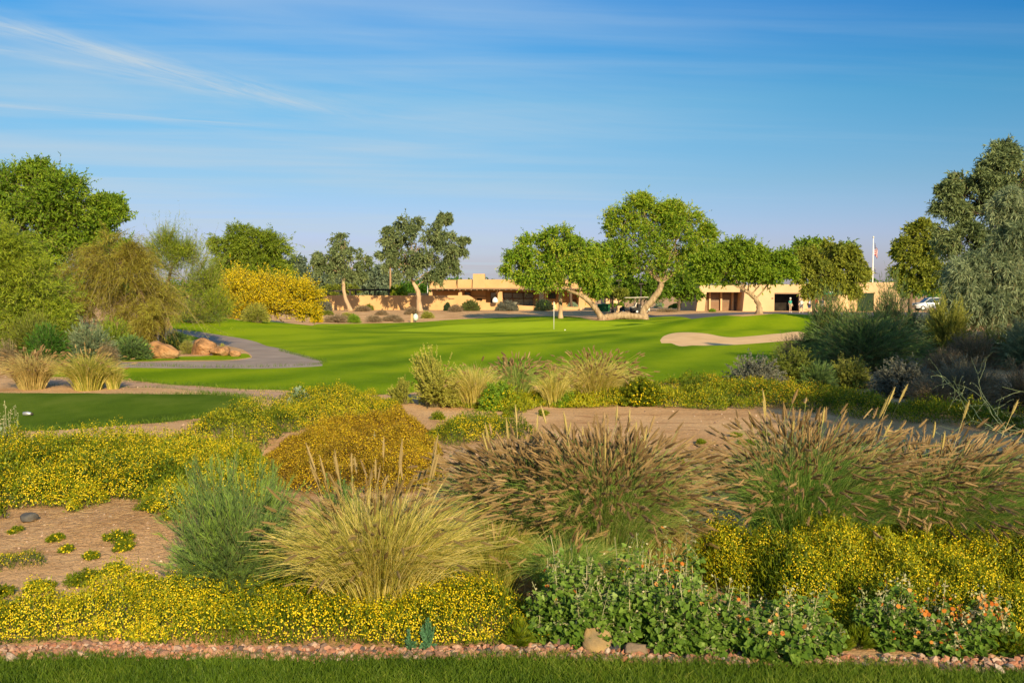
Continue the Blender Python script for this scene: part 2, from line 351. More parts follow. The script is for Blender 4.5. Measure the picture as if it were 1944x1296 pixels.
def turf_material(name, c1, c2, c3, fine=55, mow=None, bump=0.5, patch=0.35):
    m = new_mat(name); nt = m.node_tree; N = nt.nodes; L = nt.links
    out = N.new('ShaderNodeOutputMaterial'); p = N.new('ShaderNodeBsdfPrincipled'); L.new(p.outputs[0], out.inputs[0])
    tc = N.new('ShaderNodeTexCoord')
    def noise(sc, det, st=(1,1,1)):
        mp = N.new('ShaderNodeMapping'); mp.inputs['Scale'].default_value = st; L.new(tc.outputs['Object'], mp.inputs[0])
        n = N.new('ShaderNodeTexNoise'); n.inputs['Scale'].default_value = sc; n.inputs['Detail'].default_value = det; n.inputs['Roughness'].default_value = 0.62
        L.new(mp.outputs[0], n.inputs[0]); return n.outputs[0]
    a = N.new('ShaderNodeMath'); a.operation = 'MULTIPLY_ADD'; L.new(noise(patch, 7, (1, 0.55, 1)), a.inputs[0]); a.inputs[1].default_value = 1.55
    b = N.new('ShaderNodeMath'); b.operation = 'MULTIPLY'; L.new(noise(fine, 3), b.inputs[0]); b.inputs[1].default_value = 0.55
    L.new(b.outputs[0], a.inputs[2])
    s = N.new('ShaderNodeMath'); s.operation = 'ADD'; L.new(a.outputs[0], s.inputs[0]); s.inputs[1].default_value = -0.55
    val = s.outputs[0]
    if mow:
        w = N.new('ShaderNodeTexWave'); w.inputs['Scale'].default_value = mow[0]; w.inputs['Distortion'].default_value = 0.6; w.inputs['Detail'].default_value = 1
        mp = N.new('ShaderNodeMapping'); mp.inputs['Rotation'].default_value = (0, 0, R(mow[1])); L.new(tc.outputs['Object'], mp.inputs[0]); L.new(mp.outputs[0], w.inputs[0])
        q = N.new('ShaderNodeMath'); q.operation = 'MULTIPLY_ADD'; L.new(w.outputs[0], q.inputs[0]); q.inputs[1].default_value = mow[2]; L.new(val, q.inputs[2]); val = q.outputs[0]
    cr = N.new('ShaderNodeValToRGB'); e = cr.color_ramp.elements; e.new(0.5)
    e[0].position = 0.28; e[0].color = (*c1, 1); e[1].position = 0.5; e[1].color = (*c2, 1); e[2].position = 0.74; e[2].color = (*c3, 1)
    L.new(val, cr.inputs[0]); L.new(cr.outputs[0], p.inputs['Base Color'])
    p.inputs['Roughness'].default_value = 0.95; p.inputs['Specular IOR Level'].default_value = 0.03
    bp = N.new('ShaderNodeBump'); bp.inputs['Strength'].default_value = bump; bp.inputs['Distance'].default_value = 0.03
    L.new(noise(fine*0.8, 4), bp.inputs['Height']); L.new(bp.outputs[0], p.inputs['Normal'])
    return m
M_DIRT = dirt_material()
M_FAIR = turf_material("fairway_turf", (0.080, 0.150, 0.002), (0.150, 0.245, 0.003), (0.25, 0.33, 0.006), 30, (0.10, 25, 0.20), 0.9, 0.13)
M_GREEN = turf_material("putting_turf", (0.27, 0.37, 0.008), (0.33, 0.43, 0.010), (0.38, 0.47, 0.014), 40, (0.35, 8, 0.05), 0.15, 0.10)
M_TEE = turf_material("tee_turf", (0.055, 0.10, 0.006), (0.085, 0.145, 0.008), (0.13, 0.18, 0.018), 60, None, 0.8, 0.7)
M_LAWN = turf_material("lawn_soil_turf", (0.02, 0.04, 0.005), (0.035, 0.07, 0.006), (0.06, 0.10, 0.012), 80, None, 0.8, 1.5)
M_SAND = surf_mat("bunker_sand", (0.64, 0.41, 0.20), (0.74, 0.49, 0.26), 1.2, 0.95, 0.5, 14, 0.1)
M_PATH = surf_mat("path_concrete", (0.25, 0.19, 0.155), (0.36, 0.28, 0.225), 0.8, 0.9, 0.2, 60, 0.2)
M_ASPH = surf_mat("asphalt", (0.075, 0.075, 0.085), (0.11, 0.105, 0.11), 0.5, 0.85, 0.3, 60, 0.25)
M_TRAIL = surf_mat("dirt_trail", (0.38, 0.23, 0.14), (0.52, 0.33, 0.21), 2.2, 0.95, 0.6, 25, 0.1, stretch=(0.6, 1.6, 1))
M_GRAVEL = surf_mat("gravel_bed", (0.20, 0.10, 0.075), (0.34, 0.20, 0.15), 25, 0.95, 0.8, 60, 0.1)

# ------------------------------------------------------------------ ground zones (one triangulation, split without gaps)
def zone_px(pts, n=None, sm=True):
    w = [G(*p)[:2] for p in pts]
    w = np.array(w)
    if sm:
        P = curve_pts(np.vstack([w, w[:1]]), n or len(w)*7)[:-1]
        return P
    return w
bunker = zone_px([(1253,646),(1262,637),(1290,631),(1340,633),(1385,640),(1425,638),(1480,633),(1530,634),(1545,640),(1500,646),(1430,652),(1380,655),(1320,655.5),(1278,652.5)])
green_w = np.array([(-7.5,70.5),(-9,77),(-7,86),(0,91.5),(8,91),(14,85),(15.5,78),(11,70.5),(4,66),(-3,66.5)])
green = curve_pts(np.vstack([green_w, green_w[:1]]), 70)[:-1]
fair_w = []
for p in [(300,599),(345,600),(450,607),(600,615.5),(700,614),(800,611),(870,606),(960,602.5),(1010,600.5),(1080,600.5),(1112,605),(1150,608),(1225,602.5),(1300,602),(1400,599.5)]: fair_w.append(G(*p)[:2])
fair_w += [np.array(q) for q in [(24,79),(31,76),(35,66),(33,52),(26,43),(19,37),(12.5,31),(8.5,26),(6.3,23.2),(4.2,22.4),(1.0,21.9),(-1.2,21.3),(-2.6,20.1)]]
for p in [(650,748),(600,744),(545,741),(400,734),(240,721),(140,716),(60,712)]: fair_w.append(G(*p)[:2])
fair_w += [G(60,694)[:2], G(200,694)[:2], G(420,697)[:2], G(560,694.5)[:2], G(612,690)[:2], G(600,683)[:2], G(530,664)[:2], G(480,650)[:2], G(400,636)[:2], G(330,627)[:2]]
fair_w = np.array(fair_w)
def smooth_open(w, k=6): return curve_pts(np.vstack([w, w[:1]]), len(w)*k)[:-1]
fair = smooth_open(fair_w, 5)
cart = zone_px([(60,697.5),(200,697),(420,699),(590,696),(612,691),(600,681),(530,661),(480,647),(400,633),(330,624.5),(325,627),(370,639),(420,652),(462,664),(477,674),(470,681),(400,685.5),(200,688),(60,688.5)], sm=True)
isl = zone_px([(380,676),(430,673),(466,671),(474,675),(470,679),(400,683.5),(240,686),(250,680),(300,677)])
tee = curve_pts(np.array([(-16,12.3),(-12,12.2),(-8.4,12.5),(-5.9,13.5),(-4.55,15.2),(-4.6,17.2),(-6.2,18.9),(-9.5,19.5),(-13,19.4),(-17,18.5),(-18.5,15),(-16,11.8)]), 70)[:-1]
trail = zone_px([(60,719),(240,724),(400,737),(545,744),(600,748),(590,760),(500,757),(400,746.5),(250,736),(60,732)])
road = np.array([(16,96.5),(22,94),(30,92),(45,90),(60,90),(60,119),(46,120.5),(30,121),(24,118),(14,108),(8,103.5),(6,101),(12,99)])
GX = np.linspace(-14, 14, 57)
def strip_far(x): return 5.56 + 0.03*np.sin(x*2.1)+0.02*np.sin(x*5.3+1) - 0.075*np.clip(x-0.3, 0, 9)**1.0
def strip_near(x): return 5.405 + 0.02*np.sin(x*3.1+2)+0.012*np.sin(x*7.3) - 0.075*np.clip(x-0.3, 0, 9)**1.0
gravel = np.array([(x, strip_near(x)) for x in GX]+[(x, strip_far(x)) for x in GX[::-1]])
lawn = np.array([(x, strip_near(x)) for x in GX]+[(14, -14), (-14, -14)])
ZONES = [('putting_green', green, M_GREEN, None), ('bunker', bunker, M_SAND, None), ('path_border_grass', isl, M_FAIR, None), ('cart_path', cart, M_PATH, None), ('fairway', fair, M_FAIR, None),
         ('tee_box', tee, M_TEE, None), ('dirt_path', trail, M_TRAIL, None), ('road', road, M_ASPH, None), ('gravel_strip', gravel, M_GRAVEL, None), ('lawn', lawn, M_LAWN, None)]
def inpoly(x, y, poly):
    c = np.zeros(x.shape, bool); n = len(poly); j = n-1
    for i in range(n):
        xi, yi = poly[i]; xj, yj = poly[j]
        k = ((yi > y) != (yj > y)); 
        with np.errstate(divide='ignore', invalid='ignore'): c ^= k & (x < (xj-xi)*(y-yi)/(yj-yi)+xi)
        j = i
    return c
def polydist(x, y, poly):
    d = np.full(x.shape, 1e9); n = len(poly)
    for i in range(n):
        a = np.asarray(poly[i]); b = np.asarray(poly[(i+1) % n]); ab = b-a; L2 = (ab@ab)+1e-12
        t = np.clip(((x-a[0])*ab[0]+(y-a[1])*ab[1])/L2, 0, 1)
        d = np.minimum(d, np.hypot(x-a[0]-t*ab[0], y-a[1]-t*ab[1]))
    return d
def build_ground():
    pts = []
    r = 2.0
    rs = [2.0]
    while rs[-1] < 260: rs.append(rs[-1]*1.026)
    az = np.radians(np.arange(-38, 38.01, 0.55))
    for i, r in enumerate(rs):
        a = az+(0.5*np.radians(0.55) if i % 2 else 0); pts.append(np.stack([r*np.sin(a), r*np.cos(a)], 1))
    az2 = np.radians(np.concatenate([np.arange(42, 319, 6.0)]))
    r = 2.0
    while r < 260: pts.append(np.stack([r*np.sin(az2), r*np.cos(az2)], 1)); r *= 1.15
    for r in (330, 450, 700, 1200, 2200, 4500, 9000): a = np.radians(np.arange(0, 360, 6.0)); pts.append(np.stack([r*np.sin(a), r*np.cos(a)], 1))
    pts.append(np.array([[0., 0.]]))
    P = np.concatenate(pts)
    verts = []; edges = []
    for _, z, _, _ in ZONES:
        o = len(verts); n = len(z); verts += [tuple(q) for q in z]; edges += [(o+i, o+(i+1) % n) for i in range(n)]
    Z = np.array(verts)
    keep = np.ones(len(P), bool)
    for i in range(0, len(Z)):
        rr = math.hypot(*Z[i]); keep &= ((P[:, 0]-Z[i, 0])**2+(P[:, 1]-Z[i, 1])**2) > (0.006*rr)**2
    P = P[keep]
    vs = [Vector(v) for v in verts]+[Vector((float(a), float(b))) for a, b in P]
    v2, e2, f2, *_ = delaunay_2d_cdt(vs, edges, [], 0, 1e-5)
    V = np.array([(v.x, v.y) for v in v2]); F = np.array([f for f in f2 if len(f) == 3])
    a = V[F[:, 0]]; b = V[F[:, 1]]; c = V[F[:, 2]]
    flip = ((b[:, 0]-a[:, 0])*(c[:, 1]-a[:, 1])-(b[:, 1]-a[:, 1])*(c[:, 0]-a[:, 0])) < 0
    F[flip] = F[flip][:, ::-1]
    cen = V[F].mean(1); zid = np.full(len(F), -1)
    for k in range(len(ZONES)-1, -1, -1): zid[inpoly(cen[:, 0], cen[:, 1], ZONES[k][1])] = k
    V3 = np.column_stack([V, H(V[:, 0], V[:, 1])])
    d = polydist(V[:, 0], V[:, 1], bunker); ins = inpoly(V[:, 0], V[:, 1], bunker)
    ff_ = np.clip((V[:, 1]-45.0)/11.0, 0, 1); V3[:, 2] += np.where(ins, np.clip(d/0.8, 0, 1)*(-0.14*(1-ff_)+0.10*ff_), 0)
    # consistent shading across the cuts: vertex normals of the whole sheet
    fn = np.cross(V3[F[:, 1]]-V3[F[:, 0]], V3[F[:, 2]]-V3[F[:, 0]]); vn = np.zeros_like(V3)
    for i in range(3): np.add.at(vn, F[:, i], fn)
    vn = nrm(vn)
    for k in range(-1, len(ZONES)):
        f = F[zid == k]
        if not len(f): continue
        u, inv = np.unique(f, return_inverse=True)
        mb = MB(); mb.add(V3[u], inv.reshape(-1, 3))
        name, mat = ('ground', M_DIRT) if k < 0 else (ZONES[k][0], ZONES[k][2])
        o = mb.build(name, mat, smooth=True); tag(o, kind='structure')
        o.data.normals_split_custom_set_from_vertices([tuple(q) for q in vn[u]])
build_ground()

# ------------------------------------------------------------------ vegetation materials
M_BARK = surf_mat("bark_pale", (0.20, 0.13, 0.075), (0.42, 0.31, 0.19), 5, 0.9, 0.8, 12, 0.1, stretch=(1, 1, 0.35), bdist=0.06)
M_BARKD = surf_mat("bark_dark", (0.07, 0.05, 0.035), (0.16, 0.11, 0.075), 5, 0.95, 0.8, 12, 0.1, stretch=(1, 1, 0.35), bdist=0.06)
M_EBARK = surf_mat("bark_smooth", (0.30, 0.20, 0.12), (0.48, 0.35, 0.22), 3, 0.8, 0.4, 10, 0.15, stretch=(1, 1, 0.3), bdist=0.03)
LM = {}
def lm(k, *cols, trans=0.38, g=1.35): LM[k] = leaf_mat(k+"_foliage", [tuple(min(0.9, q*g) for q in c) for c in cols], trans)
lm('mesq', (0.025, 0.060, 0.006), (0.095, 0.185, 0.010), (0.21, 0.30, 0.016), (0.34, 0.33, 0.03))
lm('mesqdark', (0.018, 0.05, 0.010), (0.045, 0.12, 0.012), (0.10, 0.20, 0.016))
lm('vivid', (0.032, 0.068, 0.006), (0.100, 0.180, 0.010), (0.22, 0.29, 0.018))
lm('vividyel', (0.05, 0.12, 0.010), (0.14, 0.24, 0.015), (0.27, 0.32, 0.02))
lm('euc', (0.040, 0.062, 0.026), (0.105, 0.145, 0.055), (0.22, 0.26, 0.105))
lm('eucgrey', (0.055, 0.085, 0.055), (0.12, 0.160, 0.095), (0.21, 0.26, 0.155))
lm('willow', (0.050, 0.080, 0.040), (0.13, 0.175, 0.088), (0.30, 0.34, 0.18))
lm('olive', (0.060, 0.080, 0.012), (0.13, 0.16, 0.018), (0.24, 0.25, 0.025))
lm('pverde', (0.055, 0.095, 0.008), (0.15, 0.21, 0.014), (0.30, 0.34, 0.024))
lm('pbrown', (0.095, 0.070, 0.012), (0.20, 0.165, 0.022), (0.30, 0.30, 0.035))
lm('pbloom', (0.30, 0.24, 0.010), (0.70, 0.52, 0.008), (0.88, 0.70, 0.012), g=1.0)
lm('broom', (0.022, 0.048, 0.020), (0.060, 0.105, 0.038), (0.13, 0.20, 0.050), (0.22, 0.34, 0.035))
lm('greybush', (0.07, 0.075, 0.060), (0.13, 0.135, 0.10), (0.21, 0.205, 0.15))
lm('drybush', (0.15, 0.10, 0.06), (0.30, 0.22, 0.13), (0.50, 0.40, 0.24), g=1.0)
lm('palebush', (0.12, 0.14, 0.022), (0.33, 0.34, 0.050), (0.56, 0.52, 0.10), g=1.0)
lm('silver', (0.10, 0.15, 0.09), (0.22, 0.30, 0.19), (0.40, 0.46, 0.32))
lm('clipped', (0.040, 0.060, 0.018), (0.090, 0.115, 0.028), (0.19, 0.20, 0.05))
lm('darkbush', (0.015, 0.030, 0.014), (0.035, 0.060, 0.026), (0.08, 0.11, 0.05))
lm('goldgrass', (0.11, 0.17, 0.018), (0.36, 0.36, 0.050), (0.64, 0.52, 0.12), (0.82, 0.69, 0.27), g=1.0)
lm('greengrass', (0.045, 0.11, 0.018), (0.10, 0.22, 0.030), (0.24, 0.33, 0.06), (0.46, 0.40, 0.15))
lm('tangrass', (0.16, 0.15, 0.045), (0.34, 0.27, 0.085), (0.55, 0.42, 0.17))
lm('plume', (0.11, 0.065, 0.026), (0.20, 0.13, 0.055), (0.32, 0.215, 0.095), (0.46, 0.33, 0.16))
lm('plumepale', (0.24, 0.16, 0.06), (0.38, 0.27, 0.10), (0.54, 0.41, 0.19), g=1.0)
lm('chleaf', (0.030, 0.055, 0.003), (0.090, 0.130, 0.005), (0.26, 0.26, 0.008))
lm('chdry', (0.10, 0.055, 0.008), (0.25, 0.16, 0.010), (0.38, 0.30, 0.014), g=1.0)
LM['chflower'] = leaf_mat('small_yellow_flower', ((0.42, 0.29, 0.004), (0.62, 0.46, 0.005), (0.78, 0.62, 0.012)), 0.25)
LM['chflowero'] = leaf_mat('faded_yellow_flower', ((0.42, 0.23, 0.01), (0.60, 0.38, 0.006), (0.74, 0.56, 0.010)), 0.25)
lm('mallow', (0.024, 0.055, 0.008), (0.068, 0.130, 0.012), (0.14, 0.215, 0.030), (0.26, 0.33, 0.10))
lm('mallowpod', (0.22, 0.26, 0.11), (0.42, 0.42, 0.22), (0.62, 0.52, 0.30), g=1.0)
lm('orange', (0.45, 0.11, 0.012), (0.62, 0.21, 0.025), (0.70, 0.36, 0.10), g=1.0)
lm('teal', (0.035, 0.10, 0.05), (0.075, 0.18, 0.085), (0.15, 0.28, 0.14))
lm('lawn', (0.025, 0.052, 0.004), (0.055, 0.105, 0.006), (0.11, 0.170, 0.010), (0.24, 0.26, 0.04))
lm('straw', (0.25, 0.14, 0.06), (0.45, 0.28, 0.13), (0.66, 0.48, 0.25), g=1.0)
lm('stem', (0.13, 0.12, 0.05), (0.24, 0.20, 0.10), (0.36, 0.29, 0.16), g=1.0)
M_STONE = attr_mat("gravel_stone", 0.85, 0.5, 80, 0.2, ((0.06, 0.055, 0.055), (0.19, 0.12, 0.09), (0.36, 0.15, 0.085), (0.40, 0.23, 0.15), (0.42, 0.33, 0.26)))
M_PEB = attr_mat("desert_pebble", 0.9, 0.5, 60, 0.1, ((0.14, 0.09, 0.07), (0.34, 0.22, 0.15), (0.60, 0.47, 0.36)))

# ------------------------------------------------------------------ shrubs
def ell_dirs(n, rng, up=0.0, lo=-0.1):
    z = rng.uniform(lo, 1, n); a = rng.uniform(0, 2*math.pi, n); q = np.sqrt(1-z*z)
    return np.stack([q*np.cos(a), q*np.sin(a), z], 1)
def shrub_mesh(mbf, mbs, base, r, h, rng, stems=120, per=30, L=0.03, w=0.006, spread=1.0, arch=0.25, t0=0.3, along=0.7, droop=0.0, sw=0.006, lean=(0, 0), clumps=14, jit=0.35, fill=1.0, vbias=0.0, uneven=0.25, seg=3, rb=0.3):
    """many stems from a root patch to a dome, each carrying small leaves"""
    cd = ell_dirs(clumps, rng, lo=0.02 if spread < 0.8 else -0.05); cs = rng.uniform(1-uneven, 1+uneven*0.5, clumps)
    ci = rng.integers(0, clumps, stems)
    d = nrm(cd[ci]+rng.normal(size=(stems, 3))*jit); d[:, 2] = np.abs(d[:, 2])*0.98+0.03
    d[:, :2] *= spread
    k = (cs[ci]*(0.60+0.42*rng.random(stems)**0.5))[:, None]
    p2 = base+d*k*np.array([r, r, h]); p2[:, :2] += np.array(lean)*h*(p2[:, 2:3]-base[2])/h
    a = rng.uniform(0, 2*math.pi, stems); q = np.sqrt(rng.random(stems))*r*rb
    p0 = base+np.stack([np.cos(a)*q, np.sin(a)*q, np.full(stems, -0.01)], 1)
    p1 = (p0+p2)/2+np.array([0, 0, 1])*h*arch*rng.uniform(0.5, 1.2, (stems, 1)); p2 = p2-np.array([0, 0, 1])*droop*h*rng.random((stems, 1))
    gz = H(p2[:, 0], p2[:, 1])+0.02; p2[:, 2] = np.maximum(p2[:, 2], gz)
    sv = np.clip(rng.normal(0.45, 0.2, stems), 0, 1)
    ribbons(mbs, p0, p1, p2, sw, sw*0.4, seg, sv, rng)
    m = int(stems*per*fill); i = rng.integers(0, stems, m); t = t0+(1-t0)*rng.random(m)**0.8
    p = bez(p0[i], p1[i], p2[i], t); T = bezt(p0[i], p1[i], p2[i], t)
    dd = nrm(T*along+rng.normal(size=(m, 3))*(1-along)*0.9+np.array([0, 0, 0.1]))
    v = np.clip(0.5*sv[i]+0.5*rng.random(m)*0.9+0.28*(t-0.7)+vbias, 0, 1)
    leaves(mbf, p, dd, L*rng.uniform(0.6, 1.3, m), w*rng.uniform(0.7, 1.3, m), v, rng)
    return p0, p1, p2
SHR = {
 'broom': dict(stems=700, per=75, L=0.055, w=0.0035, spread=0.75, arch=0.18, t0=0.2, along=0.78, sw=0.004, clumps=16, jit=0.30, uneven=0.22),
 'grey': dict(stems=380, per=34, L=0.035, w=0.012, arch=0.2, t0=0.3, along=0.35, sw=0.008, clumps=18),
 'twig': dict(stems=700, per=9, L=0.05, w=0.008, arch=0.2, t0=0.35, along=0.5, sw=0.010, clumps=18),
 'wisp': dict(stems=1500, per=22, L=0.11, w=0.009, spread=0.9, arch=0.25, t0=0.25, along=0.75, sw=0.008, clumps=16, jit=0.5, uneven=0.3),
 'round': dict(stems=500, per=26, L=0.11, w=0.06, arch=0.1, t0=0.72, along=0.3, sw=0.02, clumps=40, uneven=0.10, jit=0.5),
 'tuft': dict(stems=60, per=26, L=0.022, w=0.008, arch=0.1, t0=0.3, along=0.4, sw=0.003, clumps=7, spread=1.0, rb=0.6),
 'brittle': dict(stems=260, per=50, L=0.030, w=0.014, spread=0.85, arch=0.12, t0=0.25, along=0.6, sw=0.006, clumps=15, jit=0.2, uneven=0.3),
 'flower': dict(stems=160, per=70, L=0.03, w=0.007, spread=0.95, arch=0.12, t0=0.4, along=0.5, sw=0.004, clumps=14, jit=0.4),
}
def px_dims(px, pb, pt, wpx, Y=None):
    b = G(px, pb) if Y is None else on((px-972)/1890*Y/(math.cos(PITCH)+(648-pb)/1890*math.sin(PITCH)), Y)
    top = W(px, pt, b[1])[2]
    return b, max(top-b[2], 0.05), wpx/2/1890*b[1]
SEED = [100]
def rng_next(): SEED[0] += 1; return np.random.default_rng(SEED[0])
def shrub(name, label, px, pb, pt, wpx, kind, mat, smat='stem', cat='shrub', Y=None, group=None, single=False, flowers=None, **kw):
    rng = rng_next(); b, h, r = px_dims(px, pb, pt, wpx, Y)
    par = dict(SHR[kind]); par.update(kw)
    f = MB(); s = MB(); p0, p1, p2 = shrub_mesh(f, s, b, r, h, rng, **par)
    if single:
        f2 = MB(); f2.v = f.v+s.v; f2.a = f.a+s.a; f2.n = f.n+s.n
        for k, l in f.f.items(): f2.f.setdefault(k, []).extend(l)
        for k, l in s.f.items(): f2.f.setdefault(k, []).extend([q+f.n for q in l])
        o = f2.build(name, LM[mat], origin=b); tag(o, label, cat, group); return o
    root = empty(name, b); tag(root, label, cat, group)
    f.build('foliage', LM[mat], root); s.build('stems', LM[smat], root)
    if flowers:
        fl = MB(); n, rad, fm, lift = flowers; i = rng.integers(0, len(p2), n); t = 1-0.35*rng.random(n)**2
        p = bez(p0[i], p1[i], p2[i], t)+rng.normal(size=(n, 3))*rad*1.5
        nv = nrm((p-b)*np.array([1/r, 1/r, 1/h])+np.array([0, -0.3, 0.6])+rng.normal(size=(n, 3))*0.4)
        discs(fl, p+nv*lift, nv, rad*rng.uniform(0.7, 1.2, n), rng.random(n), rng); fl.build('flowers', LM[fm], root)
    return root

# ------------------------------------------------------------------ fountain grass
def plumes(mb, tip, d, L, w, var, rng, bristles=26):
    n = len(tip); L = np.broadcast_to(L, (n,)); w = np.broadcast_to(w, (n,))
    base = tip-d*L[:, None]
    u = nrm(np.cross(d, nrm(rng.normal(size=(n, 3))))); v = np.cross(d, u)
    ts = np.array([0, 0.12, 0.45, 0.8, 1.0]); rs = np.array([0.25, 0.75, 1.0, 0.65, 0.1]); rings = []
    for t, rr in zip(ts, rs):
        c = base+d*(L*t)[:, None]
        for k in range(4):
            a = k*math.pi/2; rings.append(c+(u*math.cos(a)+v*math.sin(a))*(w*rr*0.5)[:, None])
    V = np.stack(rings, 1); b = (np.arange(n)*20)[:, None]; F = []
    for i in range(4):
        for k in range(4): F.append(np.stack([b+i*4+k, b+i*4+(k+1) % 4, b+(i+1)*4+(k+1) % 4, b+(i+1)*4+k], -1)[:, 0])
    mb.add(V.reshape(-1, 3), np.concatenate(F), np.repeat(np.broadcast_to(var, (n,))*0.75, 20))
    m = n*bristles; i = np.repeat(np.arange(n), bristles); t = rng.random(m)
    a = rng.random(m)*2*math.pi; rad = u[i]*np.cos(a)[:, None]+v[i]*np.sin(a)[:, None]
    env = np.interp(t, ts, rs)
    p = base[i]+d[i]*(L[i]*t)[:, None]+rad*(w[i]*0.35*env)[:, None]
    dd = nrm(rad*0.75+d[i]*1.0+rng.normal(size=(m, 3))*0.15)
    leaves(mb, p, dd, (w[i]*1.15*env+0.006)*rng.uniform(0.7, 1.3, m), 0.0022*np.maximum(1, w[i]/0.022), np.clip(np.broadcast_to(var, (n,))[i]+rng.normal(size=m)*0.18, 0, 1), rng, 0.3)
def fountain(name, label, px, pb, pt, wpx, bl='greengrass', pl='plume', nb=3500, npl=420, lean=(0, 0), Y=None, cat='ornamental grass', group=None, pw=0.018, pL=(0.08, 0.15), droop=0.30, bw=0.005, bbias=0.0, stalks=None, pstart=0.0, bristles=26, tall=0, uprightness=0.0, pcol=0.5):
    rng = rng_next(); b, h, r = px_dims(px, pb, pt, wpx, Y); r *= 1.12; bw *= 0.8
    root = empty(name, b); tag(root, label, cat, group)
    up = np.array([0, 0, 1.0]); ln = np.array([lean[0], lean[1], 0])
    def arcs(n, reach, dr, thp=0.75):
        a = rng.uniform(0, 2*math.pi, n); th = (rng.random(n)**thp)*(1-uprightness)
        q = (0.25+0.75*th)*r*0.34*rng.random(n)**0.5
        o = np.stack([np.cos(a), np.sin(a), np.zeros(n)], 1)
        p0 = b+np.stack([np.cos(a)*q, np.sin(a)*q, np.full(n, -0.01)], 1)
        k = reach*rng.uniform(0.70, 1.08, n)*1.06
        out = th*r*k*0.88; hz = h*k*np.sqrt(np.clip(1-(th*0.84)**2.4, 0.02, 1))
        p2 = p0+o*out[:, None]+up*hz[:, None]+ln*(h*k)[:, None]
        p1 = p0+o*(out*rng.uniform(0.12, 0.40, n))[:, None]+up*(hz*0.66+h*dr*th)[:, None]+ln*(h*k*0.15)[:, None]+rng.normal(size=(n, 3))*h*0.05; p2 = p2+rng.normal(size=(n, 3))*h*0.065
        gz = H(p2[:, 0], p2[:, 1])+0.04; p2[:, 2] = np.maximum(p2[:, 2], gz)
        return p0, p1, p2, th
    g = MB()
    p0, p1, p2, th = arcs(nb, 0.86, droop)
    ribbons(g, p0, p1, p2, bw*rng.uniform(0.6, 1.2, nb), bw*0.15, 5, np.clip(rng.beta(1.5, 2.0, nb)+bbias+0.1*th, 0, 1), rng)
    g.build('blades', LM[bl], root)
    if npl:
        p0, p1, p2, th = arcs(npl, 1.0, droop*0.8, 0.72)
        d = bezt(p0, p1, p2, np.full(npl, 0.97))
        st = MB(); ribbons(st, p0, p1, p2, 0.0028*max(1, bw/0.005), 0.002*max(1, bw/0.005), 5, np.clip(rng.normal(0.55, 0.2, npl), 0, 1), rng); st.build('stalks', LM[bl], root)
        P = MB(); Lp = rng.uniform(pL[0], pL[1], npl); d = nrm(d+rng.normal(size=(npl, 3))*0.13-np.array([0, 0, 0.22])*rng.random((npl, 1)))
        plumes(P, p2+d*Lp[:, None]*0.5, d, Lp, pw*rng.uniform(0.75, 1.2, npl), np.clip(rng.normal(pcol, 0.2, npl), 0, 1), rng, bristles); P.build('plumes', LM[pl], root)
    if tall:
        n = tall; a = rng.uniform(0, 2*math.pi, n); th = rng.random(n)*0.5
        p0 = b+np.stack([np.cos(a)*r*0.2, np.sin(a)*r*0.2, np.zeros(n)], 1); o = np.stack([np.cos(a), np.sin(a), np.zeros(n)], 1)
        p2 = p0+o*(th*r)[:, None]+up*(h*rng.uniform(1.0, 1.28, n))[:, None]+ln*h
        p1 = (p0+p2)/2+up*h*0.08; T = MB(); ribbons(T, p0, p1, p2, 0.0035, 0.0025, 5, 0.8, rng); d = bezt(p0, p1, p2, np.ones(n))
        plumes(T, p2+d*0.12, d, rng.uniform(0.12, 0.2, n), 0.018, 0.8, rng, bristles); T.build('tall_seed_heads', LM['plumepale' if pl == 'plumepale' else 'tangrass'], root)
    return root

